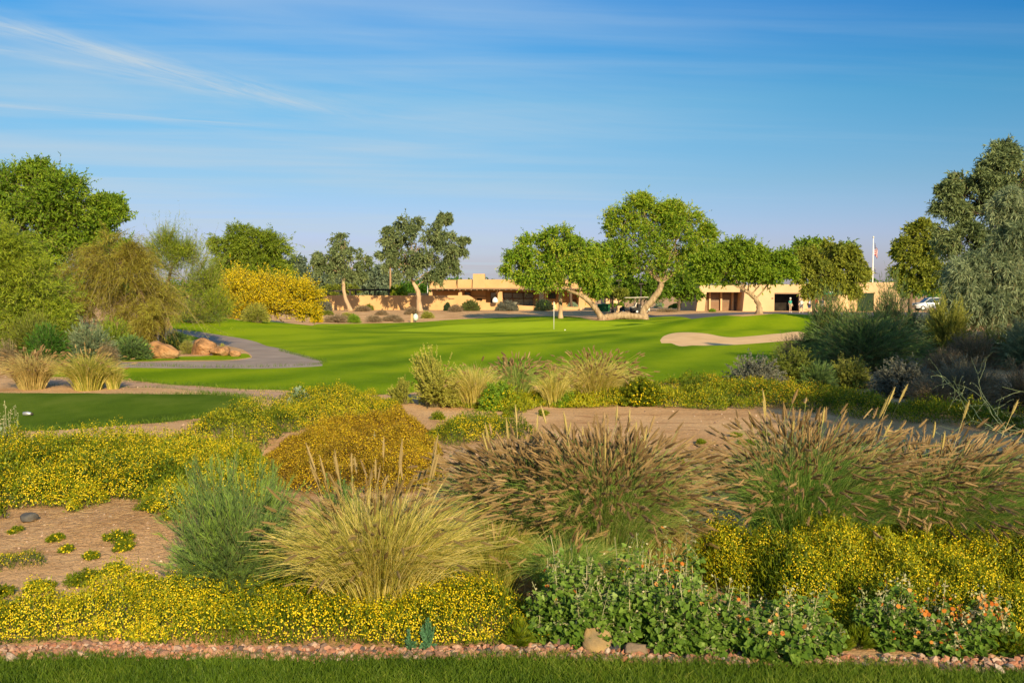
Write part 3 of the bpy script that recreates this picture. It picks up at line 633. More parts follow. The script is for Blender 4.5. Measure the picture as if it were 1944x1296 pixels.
# ------------------------------------------------------------------ trees
def tree(name, label, Y, trunk, blobs, leaf='mesq', bark=None, cat='tree', group=None, depth=1.0, dens=1.0, L=0.22, w=0.09, spray=1.0, gravity=0.25, up=0.2, per=14, sub=11, subr=0.42, tr=None, twigw=0.02, limbs=True, bloom=None, outw=1.0, vb=0.0, nspray=70, dshift=0.0, limb_k=0.55, kink=0.25):
    """trunk: list of (px, py, radius_m); blobs: list of (px, py, rx_px, ry_px[, dy_m]) crown masses, all at distance Y"""
    rng = rng_next(); s = Y/1890
    tp = []; 
    for q in trunk:
        p = W(q[0], q[1], Y); tp.append([p[0], Y+(q[3] if len(q) > 3 else 0), p[2], q[2]])
    tp = np.array(tp); base = on(tp[0, 0], tp[0, 1]); tp[0, 2] = base[2]-0.1
    root = empty(name, base); tag(root, label, cat, group)
    tk = MB(); n = max(8, 5*len(tp)); tp[:, 3] *= 0.68; C = curve_pts(tp, n); C[:, :2] += (rng.random((n, 2))-0.5)*tp[0, 3]*0.25*np.sin(np.linspace(0, math.pi, n))[:, None]
    rad = C[:, 3]*(1+0.5*np.exp(-np.linspace(0, 1, n)*14)); tube(tk, C[:, :3], rad, 10, rng=rng, rough=0.22)
    top = tp[-1, :3]; tt = C[-1, :3]
    f = MB(); tw = MB(); fl = MB() if bloom else None
    for bl in blobs:
        c = W(bl[0], bl[1], Y); rx = bl[2]*s; rz = bl[3]*s; ry = (rx+rz)/2*depth*0.9
        c[1] += (bl[4] if len(bl) > 4 else rng.uniform(-0.25, 0.25)*ry)+dshift
        R3 = np.array([rx, ry, rz])
        if limbs:
            k = int(np.argmin(np.linalg.norm(C[n//2:, :3]-c, axis=1)*1.0)); k = n//2+k; k = min(k, n-1)
            a = C[k, :3]; e = c+np.array([0, 0, -0.25*rz]); mid = (a+e)/2+np.array([rng.normal()*kink*rx*0.5, rng.normal()*kink*rx*0.5, 0.12*np.linalg.norm(e-a)])
            r0 = min(C[k, 3]*0.72, tp[0, 3]*0.7)*limb_k; P = curve_pts([a, a*0.62+mid*0.38+rng.normal(size=3)*0.06*rx, mid, e], 9)
            tube(tk, P, np.linspace(r0, r0*0.32, 9), 7, cap=False)
            for j in range(6):
                q = P[rng.integers(4, 9)]; d = nrm(rng.normal(size=3)+np.array([0, 0, 0.7])); e2 = c+d*R3*rng.uniform(0.4, 0.85)
                P2 = curve_pts([q, (q+e2)/2+rng.normal(size=3)*0.12*rx, e2], 6); tube(tk, P2, np.linspace(r0*0.36, r0*0.09, 6), 5, cap=False)
        ns = sub; dirs = ell_dirs(ns, rng, lo=-0.75); sc = c+dirs*R3*rng.uniform(0.45, 0.85, (ns, 1)); sc = np.vstack([sc, c[None]])
        tone = rng.uniform(-0.16, 0.16, ns+1)
        m = int(nspray*(ns+1)*dens); i = rng.integers(0, ns+1, m)
        od = ell_dirs(m, rng, lo=-1.0); rr = (rng.random(m)**0.45)[:, None]
        p0 = sc[i]+od*rr*R3*subr*0.75
        so = nrm((p0-c)/R3)
        d = nrm(so*outw+od*0.5+np.array([0, 0, up])+rng.normal(size=(m, 3))*0.35)
        Ls = (0.30*rx*spray*rng.uniform(0.6, 1.2, m)*np.where(rng.random(m) < 0.14, 1.9, 1.0))[:, None]
        p1 = p0+d*Ls*0.5; p2 = p0+d*Ls-np.array([0, 0, 1.0])*Ls*gravity*rng.uniform(0.4, 1.5, (m, 1))
        ribbons(tw, p0, p1, p2, twigw, twigw*0.4, 2, rng.random(m), rng)
        k = m*per; ii = np.repeat(np.arange(m), per); t = rng.uniform(0.05, 1.05, k)
        p = bez(p0[ii], p1[ii], p2[ii], t); T = bezt(p0[ii], p1[ii], p2[ii], t)
        dd = nrm(T*0.6+rng.normal(size=(k, 3))*0.5-np.array([0, 0, gravity*0.5]))
        v = np.clip(0.52+tone[i][ii]+rng.normal(size=k)*0.20+vb+0.12*(t-0.5), 0, 1)
        leaves(f, p, dd, L*rng.uniform(0.6, 1.3, k), w*rng.uniform(0.7, 1.25, k), v, rng)
        if bloom:
            kb = int(m*bloom[0]); jb = rng.integers(0, m, kb); tb = rng.uniform(0.2, 1.1, kb)
            leaves(fl, bez(p0[jb], p1[jb], p2[jb], tb), nrm(rng.normal(size=(kb, 3))+np.array([0, -0.2, 0.4])), bloom[1]*rng.uniform(0.6, 1.3, kb), bloom[1]*0.7, rng.random(kb), rng)
    tk.build('trunk', bark or M_BARK, root, smooth=True)
    c_ = f.build('crown', LM[leaf], root); tw.build('twigs', LM['stem'], c_)
    if bloom: fl.build('blossom', LM[bloom[2]], root)
    return root

# ------------------------------------------------------------------ the trees of the photograph
def build_trees():
    # left group
    tree('mesquite_tree', 'tall bright green mesquite standing highest at the left edge behind the drooping brown tree', 46,
         [(70, 640, 0.30), (75, 560, 0.24), (85, 470, 0.18)],
         [(35, 370, 62, 55), (115, 375, 66, 55), (60, 440, 90, 60), (165, 440, 62, 55), (-30, 400, 60, 70), (205, 400, 36, 25), (120, 500, 90, 55), (20, 520, 80, 60), (75, 335, 36, 28), (200, 480, 40, 50), (-90, 460, 70, 80)],
         'vivid', M_BARKD, L=0.15, w=0.055, spray=1.3, per=18, nspray=62, up=0.25, gravity=0.1, subr=0.5)
    tree('palo_verde', 'yellow green palo verde hanging in at the far left edge', 31,
         [(10, 680, 0.16), (0, 600, 0.12), (-10, 540, 0.08)],
         [(10, 480, 58, 48), (60, 560, 62, 60), (-20, 570, 70, 70), (40, 630, 75, 45), (-60, 480, 60, 60), (90, 610, 35, 40)],
         'pverde', M_BARKD, L=0.14, w=0.020, spray=2.0, per=24, gravity=0.25, nspray=64, outw=0.7, twigw=0.010, vb=0.05)
    tree('drooping_palo_verde', 'brown and olive palo verde with long drooping thatch-like twigs beside the boulders', 35,
         [(292, 652, 0.26), (285, 600, 0.20), (255, 540, 0.16), (225, 490, 0.10)],
         [(210, 485, 46, 30), (165, 530, 44, 36), (235, 530, 46, 36), (280, 565, 38, 38), (135, 575, 30, 30), (305, 605, 22, 30, -1), (205, 580, 46, 26), (250, 500, 30, 24)],
         'pbrown', M_BARKD, L=0.20, w=0.013, spray=3.4, per=26, gravity=0.70, nspray=36, outw=1.0, up=0.30, twigw=0.014, depth=0.9, sub=7, subr=0.34)
    tree('palo_verde', 'wispy grey green palo verde rising with see-through twigs right of the drooping brown tree', 39,
         [(305, 645, 0.13), (315, 560, 0.10), (325, 510, 0.07)],
         [(300, 505, 34, 34), (350, 525, 42, 34), (390, 555, 26, 36), (325, 575, 46, 34), (365, 592, 40, 24), (310, 470, 24, 22), (410, 590, 22, 26), (345, 485, 20, 18)],
         'pverde', M_BARKD, L=0.14, w=0.012, spray=3.6, per=20, gravity=-0.1, up=0.9, nspray=34, outw=1.0, twigw=0.010, vb=0.0, sub=7)
    tree('palo_verde', 'rounded dusty green palo verde with two crowns behind the yellow blossoms', 80,
         [(480, 600, 0.20), (475, 550, 0.17), (470, 510, 0.12)],
         [(440, 458, 36, 30), (500, 475, 40, 34), (455, 495, 48, 34), (515, 508, 34, 30), (425, 520, 30, 24), (480, 530, 60, 22)],
         'pverde', M_BARKD, L=0.26, w=0.05, spray=1.5, per=18, gravity=0.35, nspray=60, outw=0.8, vb=-0.14)
    tree('blooming_palo_verde', 'palo verde covered in bright yellow blossom behind the left end of the fairway', 66,
         [(470, 606, 0.12), (470, 585, 0.10), (475, 565, 0.07)],
         [(435, 548, 38, 28), (425, 575, 26, 26), (480, 560, 42, 28), (530, 568, 34, 34), (575, 572, 32, 30), (500, 590, 62, 18), (450, 592, 34, 18), (585, 590, 22, 18)],
         'olive', M_BARKD, L=0.14, w=0.04, spray=1.5, per=7, gravity=-0.15, up=0.6, nspray=60, bloom=(24, 0.085, 'pbloom'), outw=0.9)
    # far row behind the garden wall
    tree('eucalyptus_tree', 'slim eucalyptus with bent bare trunk in front of the garden wall', 126,
         [(666, 587, 0.40), (655, 562, 0.34), (652, 540, 0.30), (654, 522, 0.26)],
         [(648, 462, 26, 22), (660, 488, 36, 26), (625, 488, 24, 18), (605, 495, 14, 12), (690, 500, 18, 18), (645, 515, 22, 20), (680, 525, 14, 14), (610, 510, 12, 12)],
         'euc', M_EBARK, L=0.36, w=0.12, spray=0.95, per=12, gravity=0.6, nspray=22, limb_k=0.5, sub=9, subr=0.38, vb=0.08)
    tree('eucalyptus_tree', 'large grey green eucalyptus with forked pale trunk standing before the shaded garden wall', 126,
         [(797, 589, 0.55), (795, 570, 0.45), (794, 556, 0.42), (784, 535, 0.30), (777, 522, 0.22)],
         [(775, 430, 30, 24), (842, 418, 14, 16), (740, 450, 24, 20), (810, 445, 36, 24), (770, 475, 40, 28), (850, 462, 28, 22), (735, 480, 20, 14), (815, 490, 40, 26), (862, 482, 22, 18), (880, 456, 9, 9), (775, 508, 28, 20), (850, 508, 24, 16), (825, 525, 22, 12), (745, 500, 16, 14)],
         'euc', M_EBARK, L=0.36, w=0.12, spray=0.95, per=12, gravity=0.6, nspray=26, limb_k=0.5, sub=10, subr=0.38, vb=0.08)
    t = 'greyish eucalyptus '
    tree('eucalyptus_tree', 'dark grey green eucalyptus behind the flat pergola roof left of the bare-trunked eucalyptus', 158,
         [(580, 575, 0.4), (578, 545, 0.3)], [(560, 500, 22, 16), (575, 522, 34, 20), (600, 535, 30, 20), (548, 530, 20, 22), (625, 545, 26, 16), (640, 528, 22, 24)],
         'eucgrey', M_BARKD, L=0.6, w=0.22, spray=0.9, per=9, gravity=0.5, nspray=24, vb=-0.12)
    tree('eucalyptus_tree', 'bushy grey eucalyptus behind the dark pergola and the wooden pole', 162,
         [(715, 575, 0.4), (715, 545, 0.3)], [(690, 530, 22, 20), (720, 522, 24, 18), (740, 540, 22, 20), (705, 550, 30, 18), (675, 552, 20, 14), (735, 556, 24, 12)],
         'eucgrey', M_BARKD, L=0.6, w=0.22, spray=0.9, per=9, gravity=0.5, nspray=26)
    tree('broadleaf_tree', 'green tree low behind the garden wall between the pole and the clubhouse', 170,
         [(790, 575, 0.4), (790, 555, 0.3)], [(770, 552, 26, 14), (805, 552, 26, 14), (830, 548, 22, 14), (755, 560, 20, 10), (858, 545, 18, 12)],
         'mesqdark', M_BARKD, L=0.6, w=0.25, spray=0.9, per=9, nspray=24)
    tree('acacia_tree', 'small yellow flowering tree showing above the garden wall left of the forked eucalyptus', 142,
         [(760, 580, 0.2), (758, 562, 0.15)], [(755, 552, 12, 9), (764, 562, 12, 9), (750, 566, 10, 7)],
         'vividyel', M_BARKD, L=0.4, w=0.2, per=9, nspray=22, vb=0.3)
    tree('broadleaf_tree', 'low yellowish green tree behind the wall beside the bent eucalyptus trunk', 150,
         [(630, 580, 0.2), (630, 565, 0.15)], [(628, 556, 22, 9), (660, 550, 18, 9), (605, 562, 14, 8)],
         'olive', M_BARKD, L=0.4, w=0.2, per=9, nspray=22)
    # trees round the green
    tree('mesquite_tree', 'spreading mesquite with leaning forked trunk hanging over the clubhouse roof', 94,
         [(1145, 607, 0.46), (1132, 588, 0.40), (1112, 566, 0.34), (1085, 553, 0.20), (1055, 541, 0.14)],
         [(1010, 470, 36, 26), (1060, 462, 38, 26), (1105, 480, 34, 28), (985, 500, 30, 24), (1035, 502, 44, 28), (1085, 512, 42, 26), (1125, 520, 30, 26), (1000, 528, 24, 14), (1145, 500, 20, 30), (1130, 545, 24, 16), (1040, 530, 34, 12)],
         'mesq', M_BARK, L=0.24, w=0.09, spray=1.35, per=13, nspray=36, gravity=0.35, subr=0.42, vb=0.02)
    tree('shade_tree', 'slim tree with straight pale trunk behind the flagstick under the mesquite canopy', 97,
         [(1064, 597, 0.30), (1064, 570, 0.25), (1063, 540, 0.22), (1063, 515, 0.15)], [(1063, 490, 30, 20), (1050, 510, 24, 14), (1085, 500, 24, 16)],
         'mesqdark', M_EBARK, L=0.30, w=0.13, per=9, nspray=26)
    tree('broadleaf_tree', 'dark tree whose top shows behind the mesquite by the flagstick', 135,
         [(1085, 585, 0.3), (1082, 530, 0.25)], [(1082, 462, 18, 16), (1085, 490, 26, 22), (1080, 520, 26, 20)],
         'darkbush', M_BARKD, L=0.45, w=0.2, per=9, nspray=26)
    tree('mesquite_tree', 'largest mesquite with thick pale forked trunk at the back of the green', 96,
         [(1222, 604, 0.62), (1222, 588, 0.52), (1240, 568, 0.48), (1252, 550, 0.44), (1256, 538, 0.36)],
         [(1215, 400, 40, 28), (1300, 420, 42, 28), (1180, 425, 34, 26), (1250, 430, 52, 34), (1200, 460, 52, 34), (1290, 462, 50, 34), (1160, 470, 26, 26), (1335, 445, 26, 24), (1230, 495, 52, 26), (1300, 500, 44, 22), (1345, 480, 22, 26), (1175, 500, 30, 22), (1275, 400, 26, 16), (1218, 384, 18, 14)],
         'mesq', M_BARK, L=0.24, w=0.085, spray=1.3, per=14, nspray=38, gravity=0.2, subr=0.42, vb=0.04)
    lg = MB(); pts = [(1140, 603.5), (1155, 602), (1170, 599.5), (1185, 599), (1200, 600), (1222, 602)]
    P = np.array([W(a, b, 95.2) for a, b in pts]); P = curve_pts(P, 22); tube(lg, P, 0.36-0.10*np.abs(np.linspace(-1, 1, 22))**2, 10, rng=rng_next(), rough=0.3)
    o = lg.build('fallen_limb', M_BARK, smooth=True, origin=tuple(P[0])); tag(o, 'thick pale limb lying on the grass between the two mesquite trunks', 'log')
    tree('broadleaf_tree', 'dark green shade tree behind the fork of the largest mesquite above the parked carts', 124,
         [(1288, 585, 0.3), (1290, 565, 0.25)], [(1200, 530, 34, 22), (1250, 540, 34, 20), (1290, 540, 34, 20), (1230, 555, 40, 14), (1305, 556, 24, 12), (1180, 545, 22, 16)],
         'vivid', M_BARKD, L=0.36, w=0.16, per=10, nspray=30, vb=-0.15)
    tree('broadleaf_tree', 'small reddish olive tree beside the green bins', 118,
         [(1163, 583, 0.22), (1163, 570, 0.18), (1163, 560, 0.12)], [(1155, 553, 20, 9), (1172, 558, 18, 9), (1140, 558, 16, 9), (1185, 562, 8, 7)],
         'olive', M_BARKD, L=0.3, w=0.12, per=8, nspray=22, vb=-0.1)
    tree('broadleaf_tree', 'green tree with dark forked trunk left of the cart barn', 140,
         [(1318, 580, 0.35), (1314, 562, 0.28)], [(1320, 530, 30, 20), (1345, 515, 26, 24), (1300, 515, 22, 18)],
         'vividyel', M_BARKD, L=0.36, w=0.16, per=10, nspray=28, vb=-0.1)
    tree('mesquite_tree', 'bright green mesquite with curved trunk on the grassy mound before the cart barn', 70,
         [(1441, 600, 0.36), (1440, 578, 0.26), (1428, 560, 0.23), (1408, 548, 0.16)],
         [(1395, 478, 34, 24), (1350, 500, 36, 28), (1430, 490, 34, 24), (1475, 500, 32, 22), (1380, 520, 40, 20), (1440, 520, 40, 18), (1340, 525, 24, 16), (1490, 518, 22, 16), (1400, 495, 44, 26)],
         'vivid', M_BARK, L=0.20, w=0.085, spray=1.15, per=12, nspray=46, gravity=0.1, up=0.3, subr=0.44, vb=0.16)
    tree('acacia_tree', 'rounded bright green tree top standing behind the olive tree right of the mound mesquite', 150,
         [(1565, 592, 0.3), (1565, 540, 0.25)], [(1545, 470, 34, 18), (1590, 470, 34, 18), (1565, 490, 50, 20)],
         'vivid', M_BARKD, L=0.45, w=0.18, per=9, nspray=28)
    tree('olive_tree', 'olive toned tree with hanging sprays in front of the barn awning', 84,
         [(1545, 596, 0.22), (1545, 560, 0.18), (1550, 530, 0.13)],
         [(1530, 490, 24, 22), (1580, 480, 32, 22), (1615, 490, 24, 22), (1560, 512, 34, 22), (1605, 518, 34, 20), (1530, 520, 22, 20), (1630, 515, 18, 14), (1575, 535, 40, 12), (1540, 550, 22, 14), (1610, 548, 26, 14)],
         'olive', M_BARKD, L=0.24, w=0.10, spray=1.1, per=11, nspray=34, gravity=0.5, vb=0.12, subr=0.38)
    tree('olive_tree', 'upright olive green tree with dark trunk between flagpole and grey willow acacia', 58,
         [(1728, 606, 0.22), (1728, 575, 0.18), (1730, 540, 0.15), (1740, 500, 0.10)],
         [(1745, 445, 34, 24), (1720, 475, 24, 22), (1770, 470, 34, 30), (1745, 500, 44, 26), (1715, 520, 22, 18), (1770, 530, 34, 24), (1735, 545, 26, 12)],
         'olive', M_BARKD, L=0.18, w=0.075, spray=1.1, per=12, nspray=40, gravity=0.35, vb=0.06, subr=0.38)
    tree('willow_acacia', 'dark tall grey green tree with its top leaving the frame at the upper right', 31,
         [(1915, 640, 0.30), (1910, 540, 0.24), (1900, 420, 0.16)],
         [(1900, 305, 46, 30), (1850, 350, 46, 28), (1930, 350, 56, 48), (1810, 400, 32, 18), (1890, 400, 52, 32), (1960, 420, 56, 56), (1830, 455, 46, 28), (1900, 470, 60, 42), (1800, 360, 20, 12), (2000, 340, 50, 50), (1860, 520, 70, 40)],
         'euc', M_BARKD, L=0.15, w=0.036, spray=1.1, per=17, nspray=40, gravity=0.45, vb=0.06, subr=0.36)
    tree('willow_acacia', 'silvery grey willow acacia with narrow hanging leaves at the right edge', 27.5,
         [(1905, 655, 0.20), (1900, 580, 0.16), (1890, 500, 0.10)],
         [(1840, 520, 42, 34), (1900, 510, 52, 44), (1870, 570, 56, 40), (1940, 560, 56, 50), (1930, 470, 46, 52), (1820, 560, 32, 30), (1960, 620, 50, 40), (1840, 590, 40, 24), (1925, 400, 36, 40)],
         'willow', M_BARKD, L=0.19, w=0.018, spray=1.3, per=26, nspray=60, gravity=0.75, vb=0.05, outw=0.8)
    # off-frame trees behind and right of the camera that throw the long shadows over the wash
    def off(label, x, y, hh, r, lf):
        px = 972; s_ = 1890.0/60
        rng = rng_next()
        root = tree('mesquite_tree', label, 60, [(972, 560+2*s_-0.0, 0.22), (975, 560-1.2*s_, 0.16), (972, 560-(hh*0.35)*s_, 0.12)],
             [(972-r*0.5*s_, 560-(hh-2-r*0.5)*s_, r*0.55*s_, r*0.42*s_), (972+r*0.5*s_, 560-(hh-2-r*0.6)*s_, r*0.55*s_, r*0.42*s_), (972, 560-(hh-2-r*0.3)*s_, r*0.6*s_, r*0.4*s_), (972, 560-(hh-2-r*0.95)*s_, r*0.8*s_, r*0.4*s_)],
             lf, M_BARKD, L=0.22, w=0.11, per=9, nspray=20)
        root.location = (x, y, float(H(x, y)))
    for a in OFFTREES: off(*a)
OFFTREES = [('mesquite just outside the frame on the right casting shade over the wash', 12.0, 0.8, 6.8, 3.4, 'mesqdark'),
            ('second mesquite outside the frame on the right beside the wash', 14.6, 6.2, 7.2, 3.9, 'mesqdark'),
            ('third mesquite outside the frame further along the right side of the wash', 14.2, 12.4, 6.2, 3.6, 'mesqdark')]
build_trees()

# ------------------------------------------------------------------ buildings and walls
M_ADOBE = surf_mat("adobe_stucco", (0.46, 0.28, 0.13), (0.54, 0.335, 0.165), 0.5, 0.92, 0.35, 6, 0.1, bdist=0.03)
M_ADOBE2 = surf_mat("pale_stucco", (0.50, 0.335, 0.19), (0.57, 0.39, 0.225), 0.5, 0.92, 0.35, 6, 0.1, bdist=0.03)
M_TRIM = surf_mat("brown_timber", (0.16, 0.095, 0.06), (0.26, 0.16, 0.10), 2, 0.8, 0.3, 10, 0.2, stretch=(0.2, 1, 1))
M_TRIMD = surf_mat("dark_timber", (0.035, 0.028, 0.025), (0.07, 0.055, 0.05), 2, 0.8, 0.3, 10, 0.2)
M_PANEL = surf_mat("brown_panel", (0.16, 0.105, 0.075), (0.22, 0.15, 0.105), 1.5, 0.7, 0.2, 10, 0.2)
M_DARK = surf_mat("dark_interior", (0.012, 0.010, 0.009), (0.03, 0.024, 0.02), 1.5, 0.9, 0, 10, 0.1)
M_GLASS = glass_mat("window_glass"); M_GLASSP = glass_mat("patio_reflection_glass", (0.20, 0.20, 0.16))  # patio glass is coloured lighter to paint in the patio reflection
M_WHITE = surf_mat("white_paint", (0.70, 0.68, 0.64), (0.80, 0.78, 0.74), 3, 0.5, 0, 10, 0.4)
M_GREENP = surf_mat("green_canvas", (0.006, 0.16, 0.085), (0.010, 0.22, 0.12), 2, 0.7, 0.2, 10, 0.2)
M_BINS = surf_mat("green_plastic", (0.005, 0.12, 0.03), (0.010, 0.18, 0.05), 2, 0.5, 0, 10, 0.4)
M_DKGREEN = surf_mat("dark_green_door", (0.008, 0.022, 0.008), (0.014, 0.032, 0.011), 1, 0.7, 0.2, 8, 0.2)
M_METAL = surf_mat("grey_metal", (0.35, 0.35, 0.36), (0.5, 0.5, 0.52), 6, 0.45, 0.1, 20, 0.5, metal=0.6)
M_RUBBER = surf_mat("black_rubber", (0.012, 0.012, 0.013), (0.03, 0.03, 0.03), 6, 0.8, 0.1, 20, 0.3)
M_SILVER = surf_mat("silver_car_paint", (0.30, 0.32, 0.35), (0.36, 0.38, 0.41), 1, 0.3, 0, 20, 0.6, metal=0.3)
M_CREAM = surf_mat("cream_plastic", (0.55, 0.50, 0.40), (0.62, 0.57, 0.47), 1, 0.4, 0, 20, 0.5)
M_POLE = surf_mat("wood_pole", (0.26, 0.15, 0.08), (0.38, 0.24, 0.13), 3, 0.9, 0.4, 12, 0.1, stretch=(1, 1, 0.2))
M_YELL = surf_mat("yellow_flag", (0.75, 0.68, 0.25), (0.80, 0.74, 0.32), 4, 0.8, 0.1, 12, 0.1)
M_SIGNW = surf_mat("white_lettering", (0.75, 0.75, 0.72), (0.8, 0.8, 0.78), 4, 0.8, 0, 12, 0.1)
def X(px, Y): return (px-972)/1890*Y*1.0
def Z(py, Y): return W(972, py, Y)[2]
def bx(name, mat, parent, *boxes, origin=None):
    mb = MB()
    for b in boxes: box(mb, *b[:6], tx=(b[6] if len(b) > 6 else 0), ty=(b[7] if len(b) > 7 else 0))
    return mb.build(name, mat, parent, origin=origin or (0, 0, 0))
def clubhouse():
    Y = 150.0; x = lambda p: X(p, Y); z = lambda p: Z(p, Y); g = -0.3
    root = empty('clubhouse', (x(975), Y, 0)); tag(root, 'long low sand coloured adobe clubhouse with square chimney and deep patio eaves', 'building')
    # recessed patio wall and parapet mass
    mb = MB(); box(mb, x(816), x(1112), Y+2.4, Y+14, g, z(550)); wall = mb.build('wall', M_ADOBE, root)
    pr = MB(); box(pr, x(816), x(866), Y-0.2, Y+13.6, z(548)+.003, z(531.5), 0, 0); box(pr, x(869.5), x(1098), Y-0.4, Y+13.5, z(547)+.003, z(530.5), 0, 0)
    # sloped buttress of the parapet end
    V = [(x(866), Y-0.1, z(548)), (x(869.3), Y-0.1, z(548)), (x(868.6), Y-0.1, z(531)), (x(866), Y+12, z(548)), (x(869.3), Y+12, z(548)), (x(868.6), Y+12, z(531))]
    pr.add(V, [(0, 1, 2), (5, 4, 3)]); pr.add(V, [(1, 4, 5, 2), (3, 0, 2, 5), (0, 3, 4, 1)])
    pr.build('parapet', M_ADOBE, root)
    bx('chimney', M_ADOBE, root, (x(897.5), x(921.5), Y-0.9, Y+3, z(547)+.006, z(520), 0.08, 0.08))
    ev = bx('eave', M_TRIM, root, (x(815), x(868), Y-2.4, Y+2.3, z(549.5), z(547.8)), (x(869.4), x(1136), Y-2.6, Y+2.3, z(549.6), z(547)))
    vg = MB()
    for i in range(29):
        p = 822+i*10.6
        if abs(p-868) < 3: continue
        box(vg, x(p)-.07, x(p)+.07, Y-2.9, Y+2.3, z(551.4), z(549.7))
    vg.build('roof_beam', M_TRIM, ev)
    for a, b, t, bt in ((815, 824.5, 554, 590), (870, 880, 554.5, 590), (944, 955.5, 553.5, 584), (1021.5, 1033, 553.5, 590), (1096, 1112, 553.5, 592)):
        bx('column', M_ADOBE, root, (x(a), x(b), Y-2.2, Y-1.2, g, z(t)+0.001, 0.14, 0.1))
    for p, dx in ((872, 1), (942, -1), (1020, 1), (1096, 1)):
        mb = MB(); tube(mb, [(x(p), Y-1.9, z(557)), (x(p)-dx*0.0+0.25, Y-2.3, z(551.6))], [0.06, 0.06], 6); mb.build('brace', M_TRIM, root)
    # glazing
    for a, b, t, bt in ((955.5, 972, 556, 566), (973, 993, 556, 566), (994, 1013, 556, 566), (1043, 1056.5, 556, 567), (931, 941, 555.5, 566), (881, 892, 555, 562)):
        fr = bx('window', M_TRIM, root, (x(a)-.06, x(b)+.06, Y+2.28, Y+2.38, z(bt)-.06, z(t)+.06)); bx('pane', M_GLASS, fr, (x(a)+.04, x(b)-.04, Y+2.22, Y+2.27, z(bt)+.02, z(t)-.02))
    for a, b in ((956, 974), (975, 994), (995, 1012)):
        fr = bx('patio_door', M_TRIM, root, (x(a)-.03, x(b)+.03, Y+2.2, Y+2.37, z(583), z(567)-.02)); bx('pane', M_GLASSP, fr, (x(a)+.04, x(b)-.04, Y+2.14, Y+2.19, z(582), z(568)))
    bx('door', M_DARK, root, (x(931), x(941), Y+2.26, Y+2.36, z(583), z(567)))
    fp = bx('fireplace', M_ADOBE, root, (x(897), x(922), Y+1.2, Y+2.38, g, z(551.5)))
    bx('mantel', M_TRIM, fp, (x(895), x(923), Y+0.9, Y+1.19, z(563.4), z(562))); bx('hearth_opening', M_DARK, fp, (x(905), x(915), Y+1.1, Y+1.19, z(570), z(566.5)))
    bx('ceiling_shade', M_TRIM, root, (x(827), x(865), Y-1, Y+2.3, z(552.5), z(551.2)))
    # right side wing
    bx('side_wing', M_ADOBE, root, (x(1096), x(1131), Y+0.5, Y+9, g-.003, z(552), 0.1, 0))
    bx('wall_niche', M_TRIM, root, (x(1087), x(1095), Y+2.3, Y+2.39, z(573), z(569)))
    return root
def garden_wall():
    Y = 134.0; x = lambda p: X(p, Y); z = lambda p: Z(p, Y)
    mb = MB(); t = 0.4
    prof = [(596, 560.5), (700, 560.5), (796, 561.0), (889, 560.5), (896, 564), (905, 571), (912, 573.5), (930, 574.5), (1000, 580.5), (1100, 583)]
    n = len(prof); V = []
    for p, q in prof:
        gz = float(H(x(p), Y))-0.4
        V += [(x(p), Y, gz), (x(p), Y, z(q)), (x(p), Y+t, z(q)), (x(p), Y+t, gz)]
    F = []
    for i in range(n-1):
        a = i*4; b = a+4
        F += [(a, b, b+1, a+1), (a+1, b+1, b+2, a+2), (a+2, b+2, b+3, a+3)]
    F += [(0, 1, 2, 3), ((n-1)*4+3, (n-1)*4+2, (n-1)*4+1, (n-1)*4)]
    mb.add(V, F)
    root = empty('garden_wall', (x(760), Y, 0)); tag(root, 'long ochre stucco garden wall sloping down to a low curb before the clubhouse', 'wall')
    mb.build('wall', M_ADOBE, root)
    m = MB()
    for i in range(4): tube(m, [(x(852+i*2.6), Y-0.04, z(567)), (x(853.3+i*2.6), Y-0.05, z(566)), (x(854.4+i*2.6), Y-0.04, z(567.2))], [0.035]*3, 5)
    box(m, x(852), x(863), Y-0.06, Y-0.002, z(567.9), z(567.5)); m.build('wall_ornament', M_TRIM, root)
    # back wall stubs
    o = bx('back_wall', M_ADOBE, None, (x(769)-.2, x(806), Y+6, Y+6.4, 0, z(558)+.15), (x(620), x(650), Y+7, Y+7.3, 0, z(560)), origin=(0, 0, 0))
    tag(o, 'short stretch of sand coloured wall showing behind the garden wall by the forked eucalyptus', 'wall')
    # low curb wall right of the clubhouse, behind the mesquites
    pts = [(1000, 581.5), (1110, 583.5), (1200, 584)]
    o = bx('patio_curb', M_ADOBE2, None, (x(1100)+.01, x(1212), Y-1, Y-0.6, -0.4, z(583.5))); tag(o, 'low pale curb wall running behind the mesquite trunks towards the carts', 'wall')
